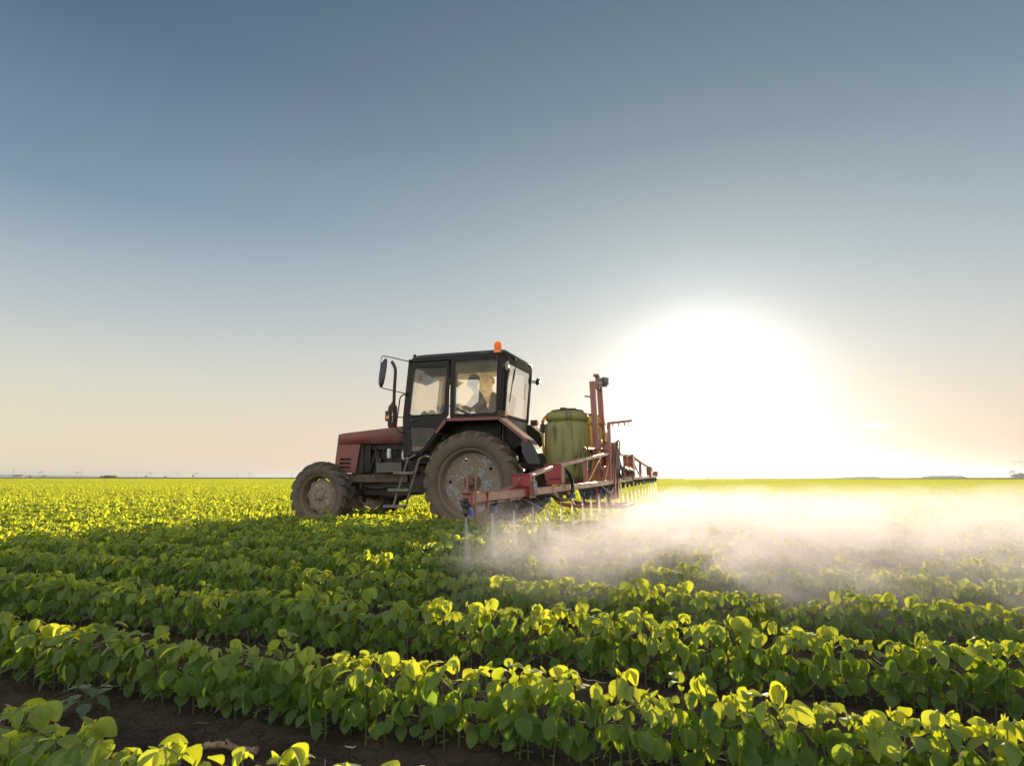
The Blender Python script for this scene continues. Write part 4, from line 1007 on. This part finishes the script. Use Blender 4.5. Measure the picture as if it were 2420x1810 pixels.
b.bar((-1.80,-.32,2.34),(-1.80,.32,2.34), .05, .06); b.bar((-1.875,-.32,1.02),(-1.875,.32,1.02), .05, .06)
b.box((-1.84,-.13,2.33),(-1.78,-.05,2.53)); b.box((-1.84,-.13,2.50),(-1.76,.02,2.54)); b.cyl((-1.80,.30,2.13),(-1.70,.42,2.13), .014, 8)
b.box((-1.93,-.36,1.33),(-1.82,-.24,1.46)); b.box((-1.93,.24,1.33),(-1.82,.36,1.46))
mast = part(b, 'mast', 'redboom')
b = MB(); c = Vector((-1.86,-.26,2.44)); b.cyl(c, c+Vector((-.022,0,0)), .085, 24); b.cyl(c+Vector((-.04,0,0)), c+Vector((-.062,0,0)), .085, 24); b.cyl(c+Vector((.02,0,0)), c+Vector((-.08,0,0)), .045, 12); b.box((-1.95,-.34,2.40),(-1.82,-.30,2.52)); b.cyl((-1.86,-.05,2.40),(-1.86,-.20,2.40), .035, 12); b.cyl((-1.86,-.05,2.46),(-1.86,-.22,2.46), .02, 10)
child(b, 'winch_pulley', 'steel', mast)
XB = -2.05
# centre section carried on the mast
b = MB()
def bm(y0, z0, y1, z1, w=.055, h=.065, x=XB): b.bar((x, y0, z0), (x, y1, z1), w, h)
bm(.52,.808,-1.95,.856); bm(.35,1.25,-1.90,1.285,.05,.05)
for y in (.42,-.42,-1.25): b.bar((XB,y,.82),(XB,y,1.27 if y > -1 else 1.28), .05, .07, up=(1,0,0))
b.bar((XB,.90,.80),(XB,.30,1.24), .04,.045); b.bar((XB,-.45,1.24),(XB,-1.15,.86), .04,.045); b.bar((XB,.22,.82),(XB,.05,1.25), .06,.06)
b.bar((XB,.08,.55),(XB,.08,1.42), .07,.09, up=(1,0,0)); b.bar((XB,-.20,.55),(XB,-.20,1.42), .07,.09, up=(1,0,0))
for z in (.95, 1.35):
    for y in (.26, -.26): b.bar((-1.87,y,z+.03),(XB,y,z), .035, .05)
b.bar((XB+.05,-.3,1.30),(XB+.05,.3,1.30), .10,.12); part(b, 'centre_section', 'redboom')
# boom stowing hooks
b = MB(); b.bar((XB,.33,1.20),(XB,.33,1.70), .055,.055, up=(1,0,0)); b.bar((XB+.02,.33,1.705),(XB-.36,.33,1.735), .03,.035)
for k in range(3): b.bar((XB-.06-.09*k,.33,1.71),(XB-.07-.09*k,.33,1.655), .02,.018, up=(1,0,0))
b.tube([(XB-.30,.33,1.71),(XB-.31,.33,1.65),(XB-.35,.35,1.64),(XB-.37,.34,1.665),(XB-.34,.33,1.67),(XB-.31,.33,1.65)], .005, 6); part(b, 'hook_arm', 'redboom')
b = MB(); b.tube([(XB-.03,.05,1.10),(XB-.05,.02,1.43),(XB-.08,-.08,1.47),(XB-.08,-.18,1.44),(XB-.06,-.2,1.1)], .012, 6); b.cyl((XB-.08,.0,1.0),(XB-.06,-.03,1.45), .022, 10); b.cyl((XB-.07,.12,.95),(XB-.07,.10,1.30), .016, 8); part(b, 'lift_cylinder', 'steel')
# near wing
b = MB(); bm(5.86,.742,4.60,.748,.060,.068); bm(4.62,.748,.52,.806,.060,.066); part(b, 'boom_beam', 'redboom')
b = MB(); bm(3.45,1.005,.36,1.245,.045,.045); bm(4.50,.895,3.72,.980,.040,.038)
b.bar((XB,2.08,.79),(XB,2.08,1.105), .045,.055, up=(1,0,0)); bm(1.98,.82,1.05,1.185,.03,.035); bm(5.22,.765,4.62,.825,.022,.022,XB+.04); bm(5.05,.700,4.7,.705,.02,.02); part(b, 'upper_chord', 'redboom')
def bracket(y, L, xw, z0, z1, zt, name='hinge_bracket'):
    """open channel straddling the beam: wide plate towards the tip, narrow cheek at the back, flange on top"""
    b = MB()
    b.plate([(XB-.04, z0), (XB-.052, zt), (XB+xw, zt-.004), (XB+xw*.62, z0+.02)], [], lambda x, z, d: (x, y+L/2-d, z), .007)
    b.plate([(y+L/2, z0), (y+L/2, zt), (y-L/2+.015, zt), (y-L/2, z0)], [], lambda q, z, d: (XB-.056+d, q, z), .006)
    b.plate([(y+L/2, z1), (y+L/2, zt), (y-L/2+.015, zt), (y-L/2, z1)], [], lambda q, z, d: (XB+xw-.010+d, q, z), .006)
    b.box((XB-.058, y-L/2+.01, zt-.002), (XB+xw+.006, y+L/2+.01, zt+.006)); b.box((XB-.05, y+L/2, z1+.02),(XB+xw*.8, y+L/2+.03, z1+.035))
    o = part(b, name, 'redbright', .002)
    b = MB(); b.cyl((XB+xw*.3, y+L/2, zt-.04),(XB+xw*.3, y+L/2+.02, zt-.04), .012, 8); b.cyl((XB-.07, y, z0+.025),(XB+.06, y, z0+.025), .010, 8); b.cyl((XB-.065, y, zt-.03),(XB, y, zt-.03), .009, 8); child(b, 'bolt', 'steel', o); return o
bracket(4.56, .17, .115, .700, .780, .905); bracket(3.46, .15, .125, .795, .850, 1.012)
b = MB(); P0 = Vector((XB-.075,4.57,.850)); P1 = Vector((XB-.075,4.52,.725)); pts = []
for k in range(8*10+1):
    t = k/80; a = t*8*2*math.pi; d = (P1-P0); sd = Vector((1,0,0)); u_ = d.normalized().cross(sd); pts.append(P0 + d*t + (sd*math.cos(a)+u_*math.sin(a))*.017)
b.tube(pts, .0038, 5); part(b, 'break_back_spring', 'spring', 0)
# tip: box end, U guard and upright pegs
b = MB()
b.plate([(5.84,.775),(5.84,.695),(5.90,.695),(5.90,.775)], [], lambda y, z, d: (XB-.036+d, y, z), .005); b.plate([(XB-.04,.775),(XB+.07,.775),(XB+.07,.665),(XB-.04,.685)], [], lambda x, z, d: (x, 5.86+d, z), .006)
b.box((XB-.04,5.80,.772),(XB+.07,5.90,.780)); b.bar((XB+.03,5.86,.68),(XB+.03,5.15,.70), .06,.015)
part(b, 'end_box', 'redboom')
b = MB(); b.tube(smooth_path([(XB-.005,5.81,.74),(XB-.01,5.80,.60),(XB-.01,5.77,.572),(XB-.01,5.70,.558),(XB-.01,5.63,.572),(XB-.01,5.60,.60),(XB-.036,5.62,.775)], 4), .0085, 8); part(b, 'guard_loop', 'redboom', 0)
for y, h in ((5.955-.08,.897),(5.80-.08,.900)):
    b = MB(); b.tube([(XB+.02,y,.76),(XB+.02,y,.84),(XB+.018,y,h)], [.009,.009,.0105], 8); part(b, 'upright_peg', 'redboom', 0)
# wing lift ram and its wire
b = MB(); b.cyl((-1.93,.30,1.315),(-1.97,1.55,1.262), .022, 10); b.cyl((-1.97,1.55,1.262),(-1.98,1.72,1.255), .010, 8); rg = [Vector((-1.98, 1.80+.07*math.cos(a), 1.25+.028*math.sin(a))) for a in [2*math.pi*k/14 for k in range(15)]]; b.tube(rg, .006, 6, caps=False); ram = part(b, 'lift_ram', 'redbright', 0)
b = MB(); b.tube([(-1.98,1.87,1.245),(-2.03,3.35,1.02)], .0035, 5); child(b, 'wire', 'steel', ram, 0)
# far wing
b = MB(); bm(-1.95,.860,-6.6,.912,.055,.055); part(b, 'boom_beam', 'redboom')
b = MB(); bm(-1.85,1.285,-4.75,1.115,.045,.045); bm(-4.95,1.10,-6.2,.95,.035,.035); b.bar((XB,-3.30,.87),(XB,-3.30,1.19), .05,.06, up=(1,0,0)); bm(-2.0,1.24,-3.2,.90,.03,.04); bm(-4.7,.93,-3.6,.88,.03,.03); part(b, 'upper_chord', 'redboom')
for y0, y1, z0, z1 in ((-1.85,-2.15,.84,1.31),(-4.72,-5.15,.88,1.13),(-6.0,-6.35,.91,1.04)):
    b = MB(); b.box((XB-.055, y1, z0),(XB+.055, y0, z1)); part(b, 'hinge_bracket', 'redboom', .01)
b = MB(); b.bar((XB,-5.25,1.06),(XB,-5.25,1.23), .03,.03, up=(1,0,0)); b.tube([(XB,-6.5,.92),(XB,-6.5,1.12)], .01, 6); b.tube([(XB,-6.65,.92),(XB,-6.65,1.12)], .01, 6); part(b, 'upright_peg', 'redboom', 0)
# hoses
def hose(pts, r, name='hose', m='hose'): b = MB(); b.tube(smooth_path(pts, 6), r, 10); return part(b, name, m, 0, 60)
hose([(XB+.02,4.85,.73),(XB-.03,4.60,.66),(XB-.05,4.32,.60),(XB-.05,4.20,.605),(XB-.03,4.30,.66),(XB+.02,4.40,.73)], .014)
hose([(XB,3.42,.98),(XB-.05,3.28,.96),(XB-.075,3.15,.85),(XB-.07,3.12,.72),(XB-.06,3.30,.65),(XB-.03,3.55,.66),(XB+.02,3.75,.72)], .018)
hose([(XB+.02,3.40,.96),(XB,3.05,.93),(XB,2.90,.84),(XB,3.0,.74)], .013)
hose([(XB,1.2,.78),(XB-.03,.9,.70),(XB-.03,.5,.66),(XB,.1,.74),(XB,-.3,.80)], .022)
hose([(XB-.02,-.30,1.05),(XB-.06,-.25,.93),(XB-.07,-.5,.87),(XB-.07,-1.0,.88),(XB-.07,-1.1,.98),(XB-.07,-.7,1.04),(XB-.07,-.45,.95),(XB-.07,-.8,.86),(XB-.07,-1.3,.90),(XB-.07,-1.4,1.0),(XB-.05,-1.1,1.03)], .022)
hose([(XB,-.5,1.0),(XB-.05,-.9,1.06),(XB-.06,-1.6,1.02),(XB-.05,-2.0,.92)], .018)
hose([(-1.72,.55,.90),(-1.80,.60,1.0),(-1.82,.50,1.2),(-1.78,.40,1.3)], .016)
hose([(-1.10,.30,1.85),(-1.02,.30,1.83),(-.985,.30,1.74)], .022, 'filler_hose', 'yhose'); hose([(-.985,.30,1.62),(-1.0,.31,1.3),(-1.02,.32,1.0),(-1.06,.34,.85)], .018, 'filler_hose', 'yhose')
hose([(-.985,.30,1.75),(-.98,.29,1.4),(-.99,.28,1.1),(-1.0,.2,.9)], .012)
b = MB(); b.cyl((-.985,.22,1.62),(-.985,.38,1.62), .035, 12); b.box((-1.02,.24,1.64),(-.95,.34,1.72)); b.cyl((-.985,.30,1.6),(-.985,.30,1.78), .022, 10); part(b, 'valve', 'rust')
# pump and control block low behind the near tank
b = MB(); b.ball((-1.75,.20,.66), .14, 14, 10, (1,1,.9)); b.box((-1.90,.0,.55),(-1.6,.35,.62)); b.cyl((-1.75,-.1,.66),(-1.75,.4,.66), .07, 12); b.box((-1.95,-.25,.58),(-1.75,-.02,.80)); part(b, 'pump', 'engine', .01)
# nozzles every half metre or so
NOZ = [5.86,5.34,4.82,4.27,3.77,3.22,2.70,2.14,1.62,1.06,.50,-.06,-.62,-1.15,-1.68,-2.2,-2.73,-3.26,-3.8,-4.33,-4.86,-5.4,-5.93,-6.45]
def beam_z(y): return .742 + (4.6-y)*.0143 if y < 4.6 else .742
noz_proto = None
for i, y in enumerate(NOZ):
    z = beam_z(y)-.034; x = XB + .035
    if noz_proto is None:
        b = MB(); b.cyl((0,0,.03),(0,0,-.045), .020, 10); b.cyl((0,-.034,-.012),(0,.034,-.012), .022, 10); b.lathe([(.024,-.045),(.027,-.055),(.027,-.075),(.014,-.082),(.011,-.095),(.004,-.098)], (0,0,0), (0,0,1), 12); b.cyl((.01,0,.0),(.045,0,.012), .021, 10); b.ball((-.028,.01,-.020), .022, 8, 6)
        n0 = b.build('nozzle', 'plastic', None, smooth=40); b = MB(); b.bar((-.020,-.026,-.045),(-.022,-.034,-.098), .013,.018, up=(0,1,0)); n1 = b.build('tap_lever', 'blue', None, bevel=.002); noz_proto = (n0, n1); a_, c_ = n0, n1
    else:
        a_ = noz_proto[0].copy(); c_ = noz_proto[1].copy(); COL.objects.link(a_); COL.objects.link(c_)
    a_.parent = P; a_.location = Vector((x, y, z)) - P.location; a_.rotation_euler = (0, 0, (i % 3-1)*.5); c_.parent = a_

# ================================================================== SPRAY
def mist_mat():
    m = mat('spray_mist'); t = NT(m); p = t.geo()
    s_ = t.n('ShaderNodeSeparateXYZ'); t.set(s_.inputs[0], p); X, Y, Z = s_.outputs
    back = t.m('SUBTRACT', XB, X)                                   # metres behind the boom
    mp = t.n('ShaderNodeMapping'); t.set(mp.inputs[0], p); mp.inputs['Scale'].default_value = (.9, .9, 1.7)
    n1 = t.noise(mp.outputs[0], 1.0, 6, .66, 1.0); n2 = t.noise(mp.outputs[0], 4.2, 6, .72, .8)
    nn = t.m('ADD', t.m('MULTIPLY', n1, .68), t.m('MULTIPLY', n2, .32))
    wisp = t.mr(nn, .44, .60, .05, 1.3)
    start = t.mr(back, -.08, .40)
    top = t.m('ADD', .60, t.m('MULTIPLY', back, .022)); top = t.m('ADD', top, t.m('MULTIPLY', t.m('SUBTRACT', n1, .5), .55))
    zf = t.mr(t.m('SUBTRACT', top, Z), -.10, .42)
    low = t.mr(Z, .0, .22, .35, 1)
    fade = t.m('EXPONENT', t.m('MULTIPLY', back, -.22))
    edge = t.m('ADD', 6.75, t.m('MULTIPLY', t.m('SUBTRACT', n1, .5), 1.3)); ye = t.mr(t.m('SUBTRACT', edge, Y), 0, 1.0)
    yf = t.mr(Y, -11.0, -7.0); near = t.mr(Y, -3.0, 4.5, .46, 1.0)
    d = MIST
    for q in (wisp, start, zf, low, fade, ye, yf, near): d = t.m('MULTIPLY', d, q)
    v = t.n('ShaderNodeVolumePrincipled'); v.inputs['Color'].default_value = (.55,.525,.64,1); v.inputs['Anisotropy'].default_value = .43; t.set(v.inputs['Density'], d)
    t.out(vol=v.outputs[0]); m.cycles.volume_step_rate = 1.0; return m
MIST = 1.65
mm = mist_mat(); b = MB(); b.box((-19, -11.2, .02), (-1.95, 7.6, 1.5)); o = b.build('spray_mist', mm, smooth=0); tag(o, 'white cloud of fine spray drifting low over the rows behind the boom', 'spray', kind='stuff')
def jet_mat():
    m = mat('spray_jet'); t = NT(m); tcn = t.n('ShaderNodeTexCoord'); s_ = t.n('ShaderNodeSeparateXYZ'); t.set(s_.inputs[0], tcn.outputs['Object']); X, Y, Z = s_.outputs
    h = t.m('MULTIPLY', Z, -1.0)                                     # metres below the nozzle
    wd = t.m('ADD', .006, t.m('MULTIPLY', h, .14))
    rr = t.m('SQRT', t.m('ADD', t.m('POWER', t.m('DIVIDE', t.m('ADD', X, t.m('MULTIPLY', h, .06)), wd), 2.), t.m('POWER', t.m('DIVIDE', Y, wd), 2.)))
    core = t.mr(rr, .1, 1.0, 1, 0)
    fall = t.m('ADD', t.m('MULTIPLY', t.m('EXPONENT', t.m('MULTIPLY', h, -22.)), 380.), t.m('MULTIPLY', t.m('EXPONENT', t.m('MULTIPLY', h, -6.)), 44.0))
    d = t.m('MULTIPLY', core, fall); d = t.m('MULTIPLY', d, t.mr(t.noise(tcn.outputs['Object'], 30, 2, .6), .3, .7, .5, 1.2)); d = t.m('MULTIPLY', d, t.mr(h, .26, .40, 1, 0))
    v = t.n('ShaderNodeVolumePrincipled'); v.inputs['Color'].default_value = (.97,.97,1,1); v.inputs['Anisotropy'].default_value = .4; t.set(v.inputs['Density'], d); t.out(vol=v.outputs[0]); return m
jm = jet_mat()
b = MB(); b.tube([(0,0,0),(-.025,0,-.41)], [.008,.070], 14); jet0 = b.build('spray_jet', jm)
for i, y in enumerate(NOZ):
    o = jet0 if i == 0 else jet0.copy()
    if i: COL.objects.link(o)
    o.location = (XB+.035, y, beam_z(y)-.034-.100)
    lab = 'spray jet under the nozzle at the boom tip nearest the photographer' if i == 0 else f'fine spray jet, {ordinal(i+1)} along the boom counting from its near tip'
    tag(o, lab, 'spray jet', 'spray jets under the boom nozzles')

# ================================================================== HORIZON
def view_pt(px, dist):
    """ground point in the direction of a horizon bearing (degrees right of the view)"""
    a = VIEW - R(px); return CAM.x + math.cos(a)*dist, CAM.y + math.sin(a)*dist
def bearing(px): return math.degrees(math.atan((px-1210)*math.cos(math.atan(223/1480))/1480))
def pylon(px, h, dist, label):
    x, y = view_pt(bearing(px), dist); e = empty('power_pylon', (x, y, 0)); a = VIEW - R(bearing(px)) + R(70)
    e.rotation_euler = (0,0,a); w = h*.16; r = max(.12, dist*.00015)
    for s in (-1,1):
        b = MB(); b.tube([(s*w*1.35,0,0),(s*w,0,h*1.0)], r, 6); q = b.build('leg', 'distant_steel', None); q.parent = e
    b = MB(); b.bar((-w*1.9,0,h*.86),(w*1.9,0,h*.86), r*1.8, r*2.2); b.tube([(-w,0,h*.86),(w,0,h*.72)], r*.6, 5)
    for k in (-1.7,0,1.7): b.tube([(w*k,0,h*.86),(w*k,0,h*.80)], r*.7, 5)
    q = b.build('cross_arm', 'distant_steel', None); q.parent = e
    tag(e, label, 'pylon', 'power pylons along the horizon'); return Vector((x, y, h*.80))
pa = pylon(2409, 21, 900, 'tallest two-legged power pylon by the right edge of the horizon')
pb = pylon(1957, 21, 1200, 'two-legged power pylon on the horizon right of the spray cloud')
for i, px in enumerate((95,182,355,462,590,690,870)):
    pylon(px, 20, 2400+120*i, f'faint distant power pylon, {ordinal(i+1)} from the left along the horizon')
for i, (px, h) in enumerate(((30,28),(192,26),(321,22),(420,21),(560,17))):
    x, y = view_pt(bearing(px), 2300); b = MB(); b.tube([(0,0,0),(0,0,h)], [.5,.35], 6); b.bar((-1.6,0,h*.9),(1.6,0,h*.9), .35,.35); o = b.build('utility_pole', 'distant_steel'); o.location = (x, y, 0)
    tag(o, f'faint single utility pole, {ordinal(i+1)} from the left on the far horizon', 'pole', 'single poles along the horizon')
bark = simple('bark', (.10,.08,.06), .9)
def tree(px, dist, w, h, label, seed, kind='tree'):
    rnd = random.Random(seed); x, y = view_pt(bearing(px), dist); e = empty('tree', (x, y, 0))
    b = MB(); b.tube([(0,0,0),(.2,0,h*.35),(.1,.1,h*.6)], [h*.035,h*.025,h*.012], 6)
    for k in range(4): a = k*1.6; b.tube([(0.1,0,h*.35),(math.cos(a)*w*.25,math.sin(a)*w*.25,h*.6)], [h*.015,h*.006], 5)
    q = b.build('trunk', bark, None); q.parent = e
    lm = LeafMesh()
    for k in range(420):
        a = rnd.uniform(0,6.28); rr = rnd.random()**.5; zz = rnd.random(); r_ = w*.5*math.sin(math.pi*(.15+.8*zz))*rr*(1+.25*math.sin(a*3+seed))
        p = Vector((math.cos(a)*r_, math.sin(a)*r_, h*(.22+.78*zz))); lm.leaflet(p, pol(rnd.uniform(0,6.28), rnd.uniform(-1,1)), pol(rnd.uniform(0,6.28), rnd.uniform(0,1.5)), h*.11, h*.08, .1, .2, rnd.random()*.8, PROF_LO, rnd=rnd)
    o = bpy.data.objects.new('crown', lm.mesh('crown', M['far_leaf'])); COL.objects.link(o); o.parent = e
    tag(e, label, 'tree', 'lone trees on the horizon')
M['far_leaf'] = leaf_mat('far_tree_leaf', (.04,.06,.025), (.07,.10,.035), (.10,.16,.03), (.16,.22,.04), .3)
tree(1808, 1500, 9, 7, 'lone round tree standing above the spray on the horizon', 1)
tree(2196, 1500, 10, 5, 'low bushy tree at the left end of the right-hand tree line', 2)
for i, (px, w, h, d) in enumerate(((71,8,6,2000),(104,16,7,2000),(272,18,6,2100),(345,9,6,1900),(391,8,5,1900),(456,5,8,2000),(2393,26,8,900))):
    tree(px, d, w, h, ('small tree beside the white farm building, far left', 'wide low tree right of the far farm building', 'broad low tree below the third pylon from the left', 'small dark tree, first of a close pair at left of the tractor', 'small dark tree, second of a close pair at left of the tractor', 'thin tall tree nearest the tractor on the horizon', 'bushy tree at the feet of the tallest pylon')[i], 10+i)
def wood(px0, px1, dist, h, label):
    rnd = random.Random(px0); lm = LeafMesh(); x0, y0 = view_pt(bearing(px0), dist); x1, y1 = view_pt(bearing(px1), dist); n = int(abs(px1-px0)*26)
    for k in range(n):
        t = rnd.random(); dpt = rnd.uniform(-15, 15); hh = h*(.75+.3*noise.noise(Vector((t*14, px0, 0)))) * min(1, .4+6*t, .4+6*(1-t))
        p = Vector((x0+(x1-x0)*t, y0+(y1-y0)*t+dpt, hh*rnd.random()**.7)); lm.leaflet(p, pol(rnd.uniform(0,6.28), rnd.uniform(-1,1)), pol(rnd.uniform(0,6.28), rnd.uniform(0,1.5)), 2.6, 2.0, .1, .2, rnd.random()*.8, PROF_LO, rnd=rnd)
    o = bpy.data.objects.new('wood', lm.mesh('wood', M['far_leaf'])); COL.objects.link(o); tag(o, label, 'wood', kind='stuff')
wood(2010, 2078, 1900, 6.5, 'long low wood on the horizon right of the pylon'); wood(2182, 2278, 1900, 6.5, 'second low wood on the horizon further right')
wood(2398, 2440, 1700, 10, 'wood behind the tallest pylon'); wood(1975, 2012, 2100, 6, 'thin hedge on the horizon near the pylon'); wood(245, 268, 2200, 8, 'thin tree line at far left')
# farm building far left
x, y = view_pt(bearing(44), 2300); e = empty('farm_building', (x, y, 0)); e.rotation_euler = (0, 0, VIEW+R(90)); tag(e, 'long pale farm building with a low roof on the far left horizon', 'building')
b = MB(); b.box((-13,-5,0),(13,5,5.5)); q = b.build('wall', 'wall_far', None); q.parent = e
b = MB(); b.plate([(-5.6,5.5),(5.6,5.5),(0,8.2)], [], lambda yy, z, d: (-13.5+d, yy, z), 27); q = b.build('roof', 'grey', None); q.parent = e
for k in range(6):
    b = MB(); b.box((-11+4*k,-5.1,2),(-9.4+4*k,-5.02,3.6)); q = b.build('window', 'hole', None); q.parent = e
# low hills far away on the left
b = MB(); n = 60; vs = []
for i in range(n+1):
    px = -500 + 900*i/n; x, y = view_pt(bearing(px), 5200); h = 42*max(0, 1-(i/n))**.8*(.8+.3*noise.noise(Vector((i*.12,0,0)))) + 2
    x2, y2 = view_pt(bearing(px), 5700); vs += [(x, y, -2), ((x+x2)/2, (y+y2)/2, h), (x2, y2, -2)]
b.add(vs, [(i*3, i*3+1, i*3+4, i*3+3) for i in range(n)] + [(i*3+1, i*3+2, i*3+5, i*3+4) for i in range(n)])
tag(b.build('hills', simple('far_hill', (.30,.30,.28), .95), merge=False), kind='structure')

# ================================================================== HAZE
def haze():
    m = mat('haze'); t = NT(m); v = t.n('ShaderNodeVolumePrincipled'); v.inputs['Color'].default_value = (.60,.72,1.0,1); v.inputs['Density'].default_value = HAZE; v.inputs['Anisotropy'].default_value = .84
    t.out(vol=v.outputs[0]); b = MB(); b.box((-8300, -8300, -1.1), (8300, 8300, 50)); o = b.build('haze', m, smooth=0); tag(o, 'thin warm evening haze lying over the whole field', 'haze', kind='stuff')
HAZE = .00006
haze()
